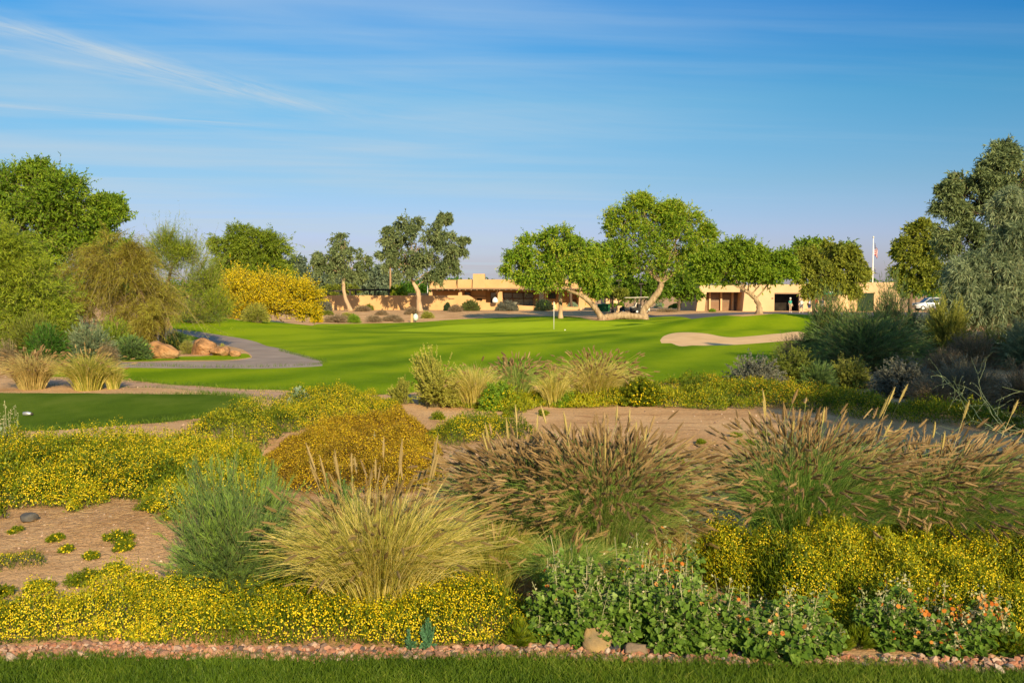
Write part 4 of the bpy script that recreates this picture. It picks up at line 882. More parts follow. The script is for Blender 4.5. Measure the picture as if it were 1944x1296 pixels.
def pergolas():
    Y = 142.0; x = lambda p: X(p, Y); z = lambda p: Z(p, Y)
    r = empty('pergola', (x(700), Y, 0)); tag(r, 'dark timber pergola standing behind the garden wall by the wooden pole', 'pergola')
    m = MB()
    for i in range(44): box(m, x(664+i*1.82), x(664.9+i*1.82), Y-1.6, Y+2.6, z(549.6), z(548.6))
    m.build('rafters', M_TRIMD, r); bx('beam', M_TRIMD, r, (x(662), x(744), Y-1.2, Y-.9, z(551.5), z(549.7)), (x(662), x(744), Y+1.9, Y+2.2, z(551.5), z(549.7)))
    for p in (666, 703, 739): bx('post', M_TRIMD, r, (x(p), x(p+2.6), Y-1.2, Y-.9, -0.2, z(551.6)))
    for p in (666, 703, 739): bx('post', M_TRIMD, r, (x(p)+.3, x(p+2.6)+.3, Y+1.9, Y+2.2, -0.2, z(551.6)))
    r = empty('trellis', (x(610), Y, 0)); tag(r, 'low dark trellis above the left end of the garden wall', 'pergola')
    bx('beam', M_TRIMD, r, (x(602), x(648), Y, Y+.25, z(553), z(551)), (x(602), x(648), Y+2, Y+2.2, z(553), z(551)))
    for p in (604, 622, 645): bx('post', M_TRIMD, r, (x(p), x(p+1.6), Y, Y+.2, -0.2, z(553)-.002))
    r = empty('flat_roof_shelter', (x(572), 120, 0)); Y2 = 120.0; x2 = lambda p: X(p, Y2); z2 = lambda p: Z(p, Y2)
    tag(r, 'flat brown roof of a small shelter peeking above the yellow blossoms', 'shelter')
    bx('roof', M_TRIM, r, (x2(545), x2(593), Y2-1.5, Y2+2, z2(537), z2(534))); bx('wall', M_ADOBE, r, (x2(552), x2(589), Y2-0.6, Y2+1.6, -0.5, z2(537)-.004))
def cart_barn():
    Y = 126.0; x = lambda p: X(p, Y); z = lambda p: Z(p, Y); g = -0.3
    root = empty('cart_barn', (x(1500), Y, 0)); tag(root, 'pale adobe cart barn with flat roof, four panelled bays and dark garage opening', 'building')
    # portal block with recessed bays
    mb = MB(); top = z(541.5); D = 2.6
    V = [(x(1321), Y, g), (x(1337), Y, g), (x(1341), Y, z(554.5)), (x(1417), Y, z(554.5)), (x(1417), Y, top), (x(1328), Y, top)]
    Vb = [(a, Y+D, c) for a, b, c in V]
    mb.add(V+Vb, [(0, 1, 2, 5)]); mb.add(V+Vb, [(2, 3, 4, 5), (8, 7, 1, 2), (3, 2, 8, 9), (5, 4, 10, 11), (6, 0, 5, 11)])
    mb.build('portal', M_ADOBE2, root)
    bx('rear_wall', M_PANEL, root, (x(1332), x(1417), Y+D, Y+D+0.3, g, z(554)))
    for p in (1352, 1374, 1396): bx('pillar', M_ADOBE2, root, (x(p), x(p+3.4), Y+D-0.5, Y+D-.003, g, z(554.6)))
    for a, b in ((1343, 1351.5), (1356, 1373.5), (1378, 1395.5), (1400, 1416)):
        f = bx('panel_door', M_PANEL, root, (x(a), x(b), Y+D-.10, Y+D-.004, g, z(558))); bx('lower_panel', M_TRIM, f, (x(a)+.06, x(b)-.06, Y+D-.13, Y+D-.101, g+.1, z(573)))
    # main block with two openings cut
    def wall_with(x0, x1, tp, ops, y, nm='wall'):
        m = MB(); xs = [x0]+[q for o in ops for q in o[:2]]+[x1]
        for i in range(0, len(xs)-1, 2): box(m, xs[i], xs[i+1], y, y+0.5, g, tp)
        for o in ops: box(m, o[0], o[1], y, y+0.5, o[2], tp)
        return m.build(nm, M_ADOBE2, root)
    wall_with(x(1405)+0.9, x(1618), z(540), [(x(1465), x(1512), z(556))], Y-1.2)
    wall_with(x(1618), x(1702), z(536), [(x(1622), x(1653), z(556))], Y-1.0, 'stone_wall')
    m = MB(); V = [(x(1405), Y-1.2, g), (x(1405)+.899, Y-1.2, g), (x(1405)+.899, Y-1.2, z(541.5)), (x(1410), Y-1.2, z(541.5))]
    V += [(a, Y+3, c) for a, b, c in V]; m.add(V, [(0, 1, 2, 3), (3, 2, 6, 7), (4, 0, 3, 7)]); m.build('buttress', M_ADOBE2, root)
    bx('roof', M_ADOBE2, root, (x(1328)+.05, x(1702)-.05, Y+D+.31, Y+14, g, z(542.5)))
    bx('interior', M_DARK, root, (x(1463), x(1514), Y+1.6, Y+1.9, g, z(554)), (x(1463)-.3, x(1463), Y-.69, Y+1.9, g, z(554)), (x(1514), x(1514)+.3, Y-.69, Y+1.9, g, z(554)))
    bx('lintel', M_TRIM, root, (x(1465), x(1512), Y-1.15, Y-.75, z(558), z(556)-.003))
    bx('side_door', M_DKGREEN, root, (x(1622), x(1653), Y-.9, Y-.8, g, z(556)-.003))
    bx('wall_sign', M_TRIM, root, (x(1459.5), x(1463), Y-1.24, Y-1.202, z(567.5), z(565)))
    # green awning with pale unreadable lettering
    aw = MB()
    V = [(x(1536), Y-1.25, z(549)), (x(1592), Y-1.25, z(549)), (x(1592), Y-3.2, z(552)), (x(1536), Y-3.2, z(552)), (x(1536), Y-3.2, z(558.5)), (x(1592), Y-3.2, z(558.5))]
    aw.add(V, [(0, 3, 2, 1), (3, 4, 5, 2)]); aw.add([V[0], V[3], (x(1536), Y-1.25, z(552))], [(0, 1, 2)]); aw.add([V[1], V[2], (x(1592), Y-1.25, z(552))], [(2, 1, 0)])
    a = aw.build('awning', M_GREENP, root)
    lt = MB()
    for i in range(7): box(lt, x(1551+i*2.7), x(1552.8+i*2.7), Y-3.24, Y-3.203, z(555.8), z(554)+0.05*(i % 2))
    lt.build('awning_marks', M_SIGNW, a)
clubhouse(); garden_wall(); pergolas(); cart_barn()
# far pale roof between the mesquites
o = bx('far_house', M_ADOBE2, None, (X(1150, 210), X(1182, 210), 210, 222, -0.3, Z(545, 210)), (X(1160, 210), X(1172, 210), 209, 209.99, -0.3, Z(548, 210))); tag(o, 'small pale house far behind, seen between the two mesquite crowns', 'building')
# ------------------------------------------------------------------ poles, flags, carts, people
def pole(name, label, px, pb, pt, Y, r, mat, cat, extra=None):
    b = on(X(px, Y), Y); h = Z(pt, Y)-b[2]
    root = empty(name, b); tag(root, label, cat); m = MB(); tube(m, [b, b+np.array([0, 0, h*0.5]), b+np.array([0, 0, h])], [r*1.2, r, r*0.75], 10); m.build('shaft', mat, root, smooth=True)
    if extra: extra(root, b, h)
    return root
def xarm(root, b, h):
    bx('cross_arm', M_POLE, root, (b[0]-.8, b[0]+.8, b[1]-.2, b[1]-.08, b[2]+h-.6, b[2]+h-.45))
pole('utility_pole', 'brown wooden pole rising behind the dark pergola', 741.5, 580, 500, 150, 0.16, M_POLE, 'pole', xarm)
def lamphead(root, b, h):
    m = MB(); box(m, b[0]-.35, b[0]+.35, b[1]-.2, b[1]+.2, b[2]+h, b[2]+h+.18, .08, .05); m.build('lamp_head', M_TRIMD, root)
    bx('footing', M_ADOBE2, root, (b[0]-.35, b[0]+.35, b[1]-.35, b[1]+.35, b[2]-.1, b[2]+.75))
pole('lamp_post', 'thin dark lamp post on a pale block between the mesquite trunks', 1174.5, 583, 534, 122, 0.07, M_TRIMD, 'lamp post', lamphead)
pole('lamp_post', 'dark lamp post beside the parked golf cart left of the largest mesquite trunk', 1216.5, 585, 540, 120, 0.08, M_TRIMD, 'lamp post', lambda r, b, h: bx('lamp_head', M_TRIMD, r, (b[0]-.3, b[0]+.3, b[1]-.2, b[1]+.2, b[2]+h, b[2]+h+.15, .05, .05)) and None)
pole('lamp_post', 'thin dark post behind the bent-trunk eucalyptus', 649.5, 585, 525, 140, 0.06, M_TRIMD, 'lamp post')
pole('lamp_post', 'pale thin post at the left corner of the clubhouse', 812, 585, 532, 146, 0.07, M_METAL, 'lamp post')
def flag_mat():
    m = new_mat("striped_flag"); nt = m.node_tree; N = nt.nodes; L = nt.links
    out = N.new('ShaderNodeOutputMaterial'); p = N.new('ShaderNodeBsdfPrincipled'); at = N.new('ShaderNodeAttribute'); at.attribute_name = 'flaguv'
    sp = N.new('ShaderNodeSeparateXYZ'); L.new(at.outputs['Vector'], sp.inputs[0])
    def Mt(op, a, b):
        n = N.new('ShaderNodeMath'); n.operation = op
        for i, q in enumerate((a, b)):
            if isinstance(q, (int, float)): n.inputs[i].default_value = q
            else: L.new(q, n.inputs[i])
        return n.outputs[0]
    st = Mt('LESS_THAN', Mt('FRACT', Mt('MULTIPLY', sp.outputs[1], 6.5), 0), 0.5)
    ca = Mt('MULTIPLY', Mt('LESS_THAN', sp.outputs[0], 0.4), Mt('GREATER_THAN', sp.outputs[1], 0.4615))
    mx = N.new('ShaderNodeMix'); mx.data_type = 'RGBA'; L.new(st, mx.inputs[0]); mx.inputs[6].default_value = (0.75, 0.73, 0.70, 1); mx.inputs[7].default_value = (0.50, 0.02, 0.03, 1)
    vo = N.new('ShaderNodeTexVoronoi'); vo.inputs['Scale'].default_value = 16; vo.inputs['Randomness'].default_value = 0.0; L.new(at.outputs['Vector'], vo.inputs[0])
    ss = Mt('LESS_THAN', vo.outputs['Distance'], 0.24)
    bl = N.new('ShaderNodeMix'); bl.data_type = 'RGBA'; L.new(ss, bl.inputs[0]); bl.inputs[6].default_value = (0.02, 0.035, 0.14, 1); bl.inputs[7].default_value = (0.7, 0.7, 0.7, 1)
    m2 = N.new('ShaderNodeMix'); m2.data_type = 'RGBA'; L.new(ca, m2.inputs[0]); L.new(mx.outputs[2], m2.inputs[6]); L.new(bl.outputs[2], m2.inputs[7])
    L.new(m2.outputs[2], p.inputs['Base Color']); p.inputs['Roughness'].default_value = 0.8; L.new(p.outputs[0], out.inputs[0]); return m
def draped(name, label, p, fly, hoist, mat, width):
    """flag hanging limp from its hoist: the fly end falls down beside the pole in folds"""
    nu, nv = 26, 20; V = []; UV = []
    for i in range(nu+1):
        u = i/nu
        for j in range(nv+1):
            v = j/nv  # 1 = top of hoist
            xx = width*(1-math.exp(-2.2*u))*(0.85+0.3*v)+0.05*math.sin(9*u+3*v)
            drop = fly*0.80*u**1.15*(0.55+0.45*v)
            V.append((p[0]+xx, p[1]+0.13*math.sin(u*17+v*2)*min(1, u*4), p[2]-hoist*(1-v)*(1-0.35*u)-drop)); UV.append((u, v, 0))
    F = [(i*(nv+1)+j, (i+1)*(nv+1)+j, (i+1)*(nv+1)+j+1, i*(nv+1)+j+1) for i in range(nu) for j in range(nv)]
    m = MB(); m.add(V, F); o = m.build(name, mat, smooth=True, origin=tuple(p))
    at = o.data.attributes.new('flaguv', 'FLOAT_VECTOR', 'POINT'); at.data.foreach_set('vector', np.array(UV, np.float32).ravel()); tag(o, label, 'flag'); return o
YF = 146.0; fb = on(X(1655.5, YF), YF)
def ball(root, b, h):
    m = MB(); tube(m, [(b[0], b[1], b[2]+h), (b[0], b[1], b[2]+h+.1), (b[0], b[1], b[2]+h+.22), (b[0], b[1], b[2]+h+.3)], [.03, .14, .12, .02], 8); m.build('finial', M_CREAM, root, smooth=True)
pole('flagpole', 'tall white flagpole rising behind the cart barn roof', 1655.5, 590, 452, YF, 0.085, M_WHITE, 'flagpole', ball)
draped('striped_flag', 'red, white and blue striped flag hanging limp near the top of the pole', np.array([fb[0]+0.14, YF-.05, Z(459, YF)]), 3.0, 1.9, flag_mat(), 0.5)
draped('lower_flag', 'white and dark blue flag hanging below the striped one', np.array([fb[0]+0.14, YF-.05, Z(503, YF)]), 1.6, 1.0, surf_mat("lower_flag_cloth", (0.05, 0.07, 0.20), (0.72, 0.72, 0.75), 1.1, 0.8, 0, 10, 0.1), 0.28)
def flagstick():
    b = G(1051.5, 625); h = 2.13
    root = empty('flagstick', b); tag(root, 'white golf flagstick with small yellow flag standing on the putting green', 'golf flag')
    m = MB(); tube(m, [b, b+np.array([0, 0, h])], [0.022, 0.018], 8); m.build('stick', M_WHITE, root, smooth=True)
    m = MB(); V = []
    for i in range(9):
        u = i/8
        for j in range(5):
            v = j/4; V.append((b[0]+0.02+0.26*u*(0.7+0.3*v)*(1-.25*u), b[1]+0.05*math.sin(u*9+v), b[2]+h-0.04-0.42*v-0.22*u*(1.2-0.3*v)))
    m.add(V, [(i*5+j, (i+1)*5+j, (i+1)*5+j+1, i*5+j+1) for i in range(8) for j in range(4)]); m.build('flag', M_YELL, root, smooth=True)
    c = G(1072.5, 627)+np.array([0, 0, 0.021]); me = bpy.data.meshes.new('golf_ball'); bm = bmesh.new(); bmesh.ops.create_icosphere(bm, subdivisions=3, radius=0.045); bm.to_mesh(me); bm.free()
    o = bpy.data.objects.new('golf_ball', me); o.location = c; COL.objects.link(o); me.materials.append(M_WHITE); tag(o, 'white ball lying on the green right of the flagstick', 'golf ball')
flagstick()
def wheel(parent, c, r, w, hub=True):
    m = MB(); tube(m, [(c[0], c[1]-w/2, c[2]), (c[0], c[1]-w*0.3, c[2]), (c[0], c[1]+w*0.3, c[2]), (c[0], c[1]+w/2, c[2])], [r*0.86, r, r, r*0.86], 18); t = m.build('wheel', M_RUBBER, parent, smooth=False)
    m = MB(); tube(m, [(c[0], c[1]-w/2-.012, c[2]), (c[0], c[1]+w/2+.012, c[2])], [r*0.52]*2, 14); m.build('rim', M_METAL, t)
def golf_cart(px, Y, label, body, flip=1):
    b = on(X(px, Y), Y); x, y, z = b; f = flip
    r = empty('golf_cart', b); tag(r, label, 'golf cart', 'golf carts parked behind the mesquites')
    def prof(nm, pts, y0, y1, mat, par=r):
        m = MB(); V = [(x+f*a, y+y0, z+c) for a, c in pts]+[(x+f*a, y+y1, z+c) for a, c in pts]; n = len(pts)
        m.add(V, [tuple(range(n)), tuple(range(2*n-1, n-1, -1))]); m.add(V, [(i, i+n, (i+1) % n+n, (i+1) % n) for i in range(n)]); return m.build(nm, mat, par)
    prof('body', [(-1.15, .28), (-1.2, .55), (-1.05, .72), (-.85, .8), (-.72, .85), (-.66, .42), (.02, .38), (.05, .62), (.65, .66), (1.1, .68), (1.15, .3)], -.58, .58, body)
    prof('seat', [(.02, .67), (.5, .70), (.52, .82), (.0, .80)], -.55, .55, M_CREAM); prof('seat_back', [(.5, .83), (.6, .84), (.74, 1.25), (.64, 1.25)], -.55, .55, M_CREAM)
    prof('roof', [(-.7, 1.82), (-.6, 1.88), (.9, 1.9), (1.0, 1.84)], -.6, .6, M_CREAM)
    for a, c, yy in ((-.72, -.62, -.5), (-.72, -.62, .5), (.85, .9, -.5), (.85, .9, .5)):
        m = MB(); tube(m, [(x+f*a, y+yy, z+.7), (x+f*c, y+yy, z+1.84)], [.025]*2, 6); m.build('roof_post', M_RUBBER, r)
    m = MB(); tube(m, [(x-f*.62, y-.2, z+.6), (x-f*.35, y-.2, z+1.02)], [.025]*2, 6); tube(m, [(x-f*.37, y-.36, z+1.0), (x-f*.33, y-.2, z+1.1), (x-f*.37, y-.04, z+1.0), (x-f*.39, y-.2, z+.92)], [.02]*4, 6); m.build('steering_wheel', M_RUBBER, r)
    prof('bag_rack', [(.8, .69), (1.2, .70), (1.24, 1.1), (.9, 1.12)], -.45, .45, M_RUBBER)
    for a, yy in ((-.85, -.52), (-.85, .52), (.75, -.52), (.75, .52)): wheel(r, (x+f*a, y+yy, z+.24), .24, .2)
golf_cart(1196, 116, 'cream golf cart with dark front parked left, before the dark lamp post', M_RUBBER, 1)
golf_cart(1214, 117.5, 'second golf cart parked half behind the largest mesquite trunk', M_CREAM, 1)
def bin_(px, Y, w, h, label):
    b = on(X(px, Y), Y); x, y, z = b
    r = empty('green_bin', b); tag(r, label, 'bin', 'green bins beside the clubhouse')
    bx('body', M_BINS, r, (x-w/2, x+w/2, y-w*.4, y+w*.4, z+.1, z+h*.86, -.05, -.04)); bx('lid', M_BINS, r, (x-w/2-.1, x+w/2+.1, y-w*.4-.1, y+w*.4+.08, z+h*.861, z+h, .1, .1)); bx('handle', M_RUBBER, r, (x-w*.3, x+w*.3, y-w*.4-.17, y-w*.4-.12, z+h*.72, z+h*.76))
bin_(1139.5, 120, 0.55, 1.0, 'narrow green bin left of the reddish tree trunk'); bin_(1150, 120, 0.85, 1.05, 'wide green bin right of the reddish tree trunk')
o = bx('grey_barrel_base', M_METAL, None, (0, .1, 0, .1, 0, .1)); bpy.data.objects.remove(o)
def car(px, Y, label):
    b = on(X(px, Y), Y); x, y, z = b
    r = empty('parked_car', b); tag(r, label, 'car')
    def prof(nm, pts, y0, y1, mat, par=r, inset=0.0):
        m = MB(); V = [(x+a, y+y0+(inset if c > 1.0 else 0), z+c) for a, c in pts]+[(x+a, y+y1-(inset if c > 1.0 else 0), z+c) for a, c in pts]; n = len(pts)
        m.add(V, [tuple(range(n)), tuple(range(2*n-1, n-1, -1))]); m.add(V, [(i, i+n, (i+1) % n+n, (i+1) % n) for i in range(n)]); return m.build(nm, mat, par)
    bd = prof('body', [(-2.3, .35), (-2.35, .7), (-2.2, .95), (-1.3, 1.04), (-.6, 1.62), (.2, 1.72), (1.2, 1.68), (2.0, 1.1), (2.3, .98), (2.35, .4)], -.9, .9, M_SILVER, inset=.14)
    for a in ([(-1.15, 1.08), (-.55, 1.54), (-.1, 1.6), (-.1, 1.08)], [(0, 1.08), (0, 1.6), (.75, 1.6), (.75, 1.08)], [(.85, 1.08), (.85, 1.58), (1.15, 1.56), (1.75, 1.08)]):
        for sgn in (-1, 1):
            m = MB(); V = [(x+p, y+sgn*(.865-(.10 if q > 1.3 else -.045)), z+q) for p, q in a]; m.add(V, [(0, 1, 2, 3) if sgn > 0 else (3, 2, 1, 0)]); m.build('window', M_GLASS, r)
    m = MB(); m.add([(x-1.31, y-.7, z+1.06), (x-1.31, y+.7, z+1.06), (x-.64, y+.68, z+1.62), (x-.64, y-.68, z+1.62)], [(0, 1, 2, 3)]); m.build('windscreen', M_GLASS, r)
    for sy in (-1, 1): bx('headlight', M_WHITE, r, (x-2.38, x-2.25, y+sy*.62-.16, y+sy*.62+.16, z+.68, z+.84))
    for a in (-1.45, 1.45):
        for yy in (-.8, .8): wheel(r, (x+a, y+yy, z+.34), .34, .24)
car(1768, 128, 'silver grey car parked behind the upright olive tree trunk')

# ------------------------------------------------------------------ people waiting at the barn
def person(px, Y, label, shirt, shorts, hat=None, pose=0, face=0.0, hgt=1.74):
    b = on(X(px, Y), Y); root = bpy.data.meshes.new('person')
    s = hgt/1.75; st = 0.11+0.04*pose
    J = {}
    def add(k, p, r): J[k] = (p, r)
    add('pel', (0, 0, .95), .14); add('bel', (0, .0, 1.10), .13); add('che', (0, .01, 1.32), .15); add('nek', (0, 0, 1.48), .06); add('hd0', (0, -.01, 1.57), .075); add('hd1', (0, -.015, 1.66), .095); add('hd2', (0, 0, 1.73), .06); add('nose', (0, -.115, 1.635), .012)
    for sg, n in ((-1, 'l'), (1, 'r')):
        add(n+'hip', (sg*.09, 0, .90), .10); add(n+'kne', (sg*st, -.02-.05*pose*sg, .50), .062); add(n+'ank', (sg*(st+.02), .03, .09), .042); add(n+'toe', (sg*(st+.05), -.14, .035), .035)
        add(n+'sho', (sg*.18, 0, 1.42), .062); a = .42+.1*pose
        add(n+'elb', (sg*.25, .03, 1.14), .042); add(n+'wri', (sg*.27, -.10-.12*pose, .92+.12*pose), .026); add(n+'plm', (sg*.27, -.14-.14*pose, .85+.14*pose), .028); 
        for q in range(4): add(n+'f%d' % q, (sg*(.25+.014*q), -.155-.17*pose-.006*q, .765+.01*abs(q-1.5)+.16*pose), .0085)
        add(n+'thb', (sg*.235, -.17-.14*pose, .83+.14*pose), .010)
    E = [('pel', 'bel'), ('bel', 'che'), ('che', 'nek'), ('nek', 'hd0'), ('hd0', 'hd1'), ('hd1', 'hd2'), ('hd1', 'nose')]
    for n in 'lr':
        E += [('pel', n+'hip'), (n+'hip', n+'kne'), (n+'kne', n+'ank'), (n+'ank', n+'toe'), ('che', n+'sho'), (n+'sho', n+'elb'), (n+'elb', n+'wri'), (n+'wri', n+'plm'), (n+'plm', n+'thb')]+[(n+'plm', n+'f%d' % q) for q in range(4)]
    def skin(nm, keys, mat, grow, par, shift=None, ends=None):
        kk = list(keys); me = bpy.data.meshes.new(nm); idx = {k: i for i, k in enumerate(kk)}
        ca, sa = math.cos(face), math.sin(face); P = []
        for k in kk:
            p = J[k][0]
            P.append((p[0]*ca*s-p[1]*sa*s, p[0]*sa*s+p[1]*ca*s, p[2]*s))
        me.from_pydata(P, [(idx[a], idx[c]) for a, c in E if a in idx and c in idx], []); me.materials.append(mat)
        o = bpy.data.objects.new(nm, me); COL.objects.link(o)
        md = o.modifiers.new('skin', 'SKIN'); md.use_smooth_shade = True
        for i, k in enumerate(kk):
            v = me.skin_vertices[0].data[i]; v.radius = (J[k][1]*s*grow,)*2; v.use_root = (i == 0)
        sb = o.modifiers.new('sub', 'SUBSURF'); sb.levels = 1; sb.render_levels = 1
        if par: o.parent = par
        return o
    body = skin('person', J.keys(), M_SKIN, 1.0, None); body.location = b; tag(body, label, 'person')
    skin('shirt', ['pel', 'bel', 'che', 'lsho', 'rsho', 'lelb', 'relb'], shirt, 1.22, body)
    skin('shorts', ['pel', 'lhip', 'rhip', 'lkne', 'rkne'], shorts, 1.28, body)
    for n in 'lr': skin('shoe', [n+'ank', n+'toe'], M_WHITE, 1.35, body)
    hm = MB(); hx, hy = b[0], b[1]
    if hat: tube(hm, [(hx, hy, b[2]+1.665*s), (hx, hy, b[2]+1.70*s), (hx, hy, b[2]+1.79*s), (hx, hy, b[2]+1.82*s)], [.155, .108, .095, .03], 14); hm.build('hat', hat, body, smooth=True)
    else: tube(hm, [(hx, hy+.03, b[2]+1.62*s), (hx, hy+.02, b[2]+1.70*s), (hx, hy+.01, b[2]+1.78*s), (hx, hy, b[2]+1.81*s)], [.085, .105, .08, .02], 12); hm.build('hair', M_TRIMD, body, smooth=True)
M_SKIN = surf_mat("skin", (0.50, 0.28, 0.19), (0.56, 0.33, 0.23), 4, 0.6, 0, 10, 0.3)
def cloth(n, c): return surf_mat(n, tuple(q*0.85 for q in c), c, 6, 0.85, 0.2, 30, 0.1)
C_T = cloth("teal_cloth", (0.05, 0.30, 0.22)); C_W = cloth("white_cloth", (0.70, 0.66, 0.58)); C_L = cloth("lilac_cloth", (0.42, 0.40, 0.62)); C_R = cloth("red_cloth", (0.55, 0.10, 0.05)); C_B = cloth("dark_blue_cloth", (0.04, 0.06, 0.13)); C_K = cloth("khaki_cloth", (0.42, 0.33, 0.20)); C_G = cloth("grey_cloth", (0.16, 0.16, 0.17))
person(1500, 119, 'person in teal green shirt and pale shorts standing before the garage opening', C_T, C_K, C_W, 0, 0.6)
person(1521, 118, 'person in white shirt and dark grey shorts beside the garage opening', C_W, C_G, C_W, 1, -0.5)
person(1536, 119, 'person in lilac shirt and dark shorts left of the awning', C_L, C_B, C_W, 1, 0.9)
person(1548, 120, 'person in red orange shirt under the awning', C_R, C_K, None, 0, -0.3)
person(1560, 119, 'person in dark blue shirt and pale shorts under the awning', C_B, C_W, C_B, 0, 0.2)
# patio furniture before the clubhouse glazing
def patio():
    Y = 147.0; Zt = 0.15
    def chair(px, label, f):
        x = X(px, Y); b = np.array([x, Y, Zt-.1]); r = empty('patio_chair', b); tag(r, label, 'chair', 'dark chairs on the clubhouse patio')
        z = b[2]; bx('seat', M_RUBBER, r, (x-.27, x+.27, Y-.27, Y+.27, z+.42, z+.48)); m = MB()
        m.add([(x+f*.25, Y-.27, z+.481), (x+f*.25, Y+.27, z+.481), (x+f*.42, Y+.27, z+1.0), (x+f*.42, Y-.27, z+1.0), (x+f*.31, Y-.27, z+.481), (x+f*.31, Y+.27, z+.481), (x+f*.48, Y+.27, z+1.0), (x+f*.48, Y-.27, z+1.0)], [(0, 1, 2, 3), (7, 6, 5, 4), (3, 2, 6, 7), (0, 3, 7, 4), (1, 5, 6, 2)]); m.build('backrest', M_RUBBER, r)
        for a in (-1, 1):
            for c in (-1, 1): bx('leg', M_RUBBER, r, (x+a*.24-.02, x+a*.24+.02, Y+c*.24-.02, Y+c*.24+.02, z, z+.419))
    chair(988, 'dark patio chair left of the table before the glass doors', -1); chair(1001, 'dark patio chair right of the table before the glass doors', 1)
    x = X(994.5, Y); z = Zt-.1; r = empty('patio_table', (x, Y, z)); tag(r, 'dark patio table between the two chairs', 'table')
    bx('tabletop', M_RUBBER, r, (x-.5, x+.5, Y-.45, Y+.45, z+.70, z+.74))
    for a in (-1, 1):
        for c in (-1, 1): bx('leg', M_RUBBER, r, (x+a*.42-.02, x+a*.42+.02, Y+c*.38-.02, Y+c*.38+.02, z, z+.699))
    Y2 = 133.0; b = np.array([X(940, Y2), Y2, Z(574.5, Y2)]); r = empty('covered_grill', b); tag(r, 'white rounded covered grill on the low wall before the clubhouse', 'grill')
    m = MB(); tube(m, [b+np.array([0, 0, q]) for q in (0, .25, .5, .68, .74)], [.34, .40, .32, .16, .03], 14); m.build('cover', M_WHITE, r, smooth=True); m = MB(); tube(m, [b+np.array([0, 0, .73]), b+np.array([0, 0, .80])], [.04, .04], 8); m.build('knob', M_RUBBER, r)
    b = on(X(940, Y2), Y2)
    Y3 = 101.0; b = G(789, 611); r = empty('ball_washer', b); tag(r, 'pale green rounded ball washer on a stand at the back edge of the fairway', 'ball washer')
    m = MB(); tube(m, [b, b+np.array([0, 0, .35])], [.05, .05], 8); m.build('stand', M_RUBBER, r)
    m = MB(); tube(m, [b+np.array([0, 0, q]) for q in (.12, .28, .50, .72, .84)], [.10, .24, .28, .20, .05], 14); m.build('tank', M_MINT, r, smooth=True)
    m = MB(); tube(m, [b+np.array([0, 0, .83]), b+np.array([-.02, 0, 1.15]), b+np.array([.1, 0, 1.2])], [.03, .03, .03], 8); m.build('crank', M_RUBBER, r)
    b = G(782, 611.5); r = bx('tan_marker', M_ADOBE, None, (b[0]-.12, b[0]+.12, b[1]-.1, b[1]+.1, b[2]-.05, b[2]+.85, .03, .03), origin=(0, 0, 0)); tag(r, 'short tan marker post left of the pale green ball washer', 'post')
M_MINT = surf_mat("mint_plastic", (0.45, 0.62, 0.52), (0.55, 0.70, 0.60), 4, 0.4, 0, 10, 0.5)
patio()

# ------------------------------------------------------------------ rocks
def rock(name, label, px, pb, pt, wpx, mat, depth=0.8, cat='rock', seed=0, squash=1.0, lean=0.0, flat=0.0, group=None, detail=4, Y=None, sharp=0.25, peak=0.0):
    b, h, r = px_dims(px, pb, pt, wpx, Y); rng = np.random.default_rng(700+seed)
    bm = bmesh.new(); bmesh.ops.create_icosphere(bm, subdivisions=detail, radius=1.0)
    V = np.array([v.co[:] for v in bm.verts]); d = nrm(V)
    rad = np.ones(len(V))
    for k in range(11):                                    # chop with random planes for facets
        n = nrm(rng.normal(size=3)+np.array([0, 0, 0.2])); c = rng.uniform(0.48, 0.82); q = d@n; rad = np.where(q > 1e-3, np.minimum(rad, c/np.maximum(q, 1e-3)), rad)
    ph = rng.uniform(0, 9, 3)
    nz = fbm(d[:, 0]*2.1+ph[0]+d[:, 2], d[:, 1]*2.1+ph[1]-d[:, 2]*1.3, seed, 4)-0.5
    rad = rad*(1+sharp*nz)
    P = d*rad[:, None]; P[:, 0] *= r; P[:, 1] *= r*depth; P[:, 2] *= h*0.62
    P[:, 0] += lean*P[:, 2]
    if peak: q = np.clip(P[:, 2]/(h*0.6)+0.3, 0, 1.3)/1.3; P[:, 0] *= 1-peak*q; P[:, 2] *= 1+0.35*q
    P += b+np.array([0, 0, h*0.40])
    for i, v in enumerate(bm.verts): v.co = P[i]-b
    me = bpy.data.meshes.new(name); bm.to_mesh(me); bm.free(); me.polygons.foreach_set('use_smooth', np.ones(len(me.polygons), bool)); me.materials.append(mat)
    o = bpy.data.objects.new(name, me); o.location = b; COL.objects.link(o); tag(o, label, cat, group); return o
M_BOULDER = surf_mat("red_boulder", (0.11, 0.065, 0.035), (0.38, 0.235, 0.125), 3.2, 0.95, 1.0, 9, 0.1, c3=(0.38, 0.20, 0.09), bdist=0.08)
M_ROCKTAN = surf_mat("tan_rock", (0.10, 0.085, 0.06), (0.34, 0.22, 0.09), 7, 0.9, 0.8, 60, 0.15, c3=(0.24, 0.165, 0.08), bdist=0.01)
M_ROCKGREY = surf_mat("grey_brown_rock", (0.13, 0.10, 0.07), (0.24, 0.165, 0.11), 9, 0.9, 0.7, 60, 0.15, bdist=0.01)
M_LAVA = surf_mat("black_lava_rock", (0.02, 0.02, 0.022), (0.09, 0.085, 0.09), 40, 0.8, 1.0, 90, 0.3, bdist=0.015)
M_DGREY = surf_mat("dark_grey_rock", (0.05, 0.05, 0.05), (0.12, 0.11, 0.10), 9, 0.85, 0.8, 60, 0.2, bdist=0.01)
rock('boulder', 'large reddish boulder left in the bed beside the cart path', 310, 680, 645, 66, M_BOULDER, 0.8, 'boulder', 1, group='boulders beside the cart path')
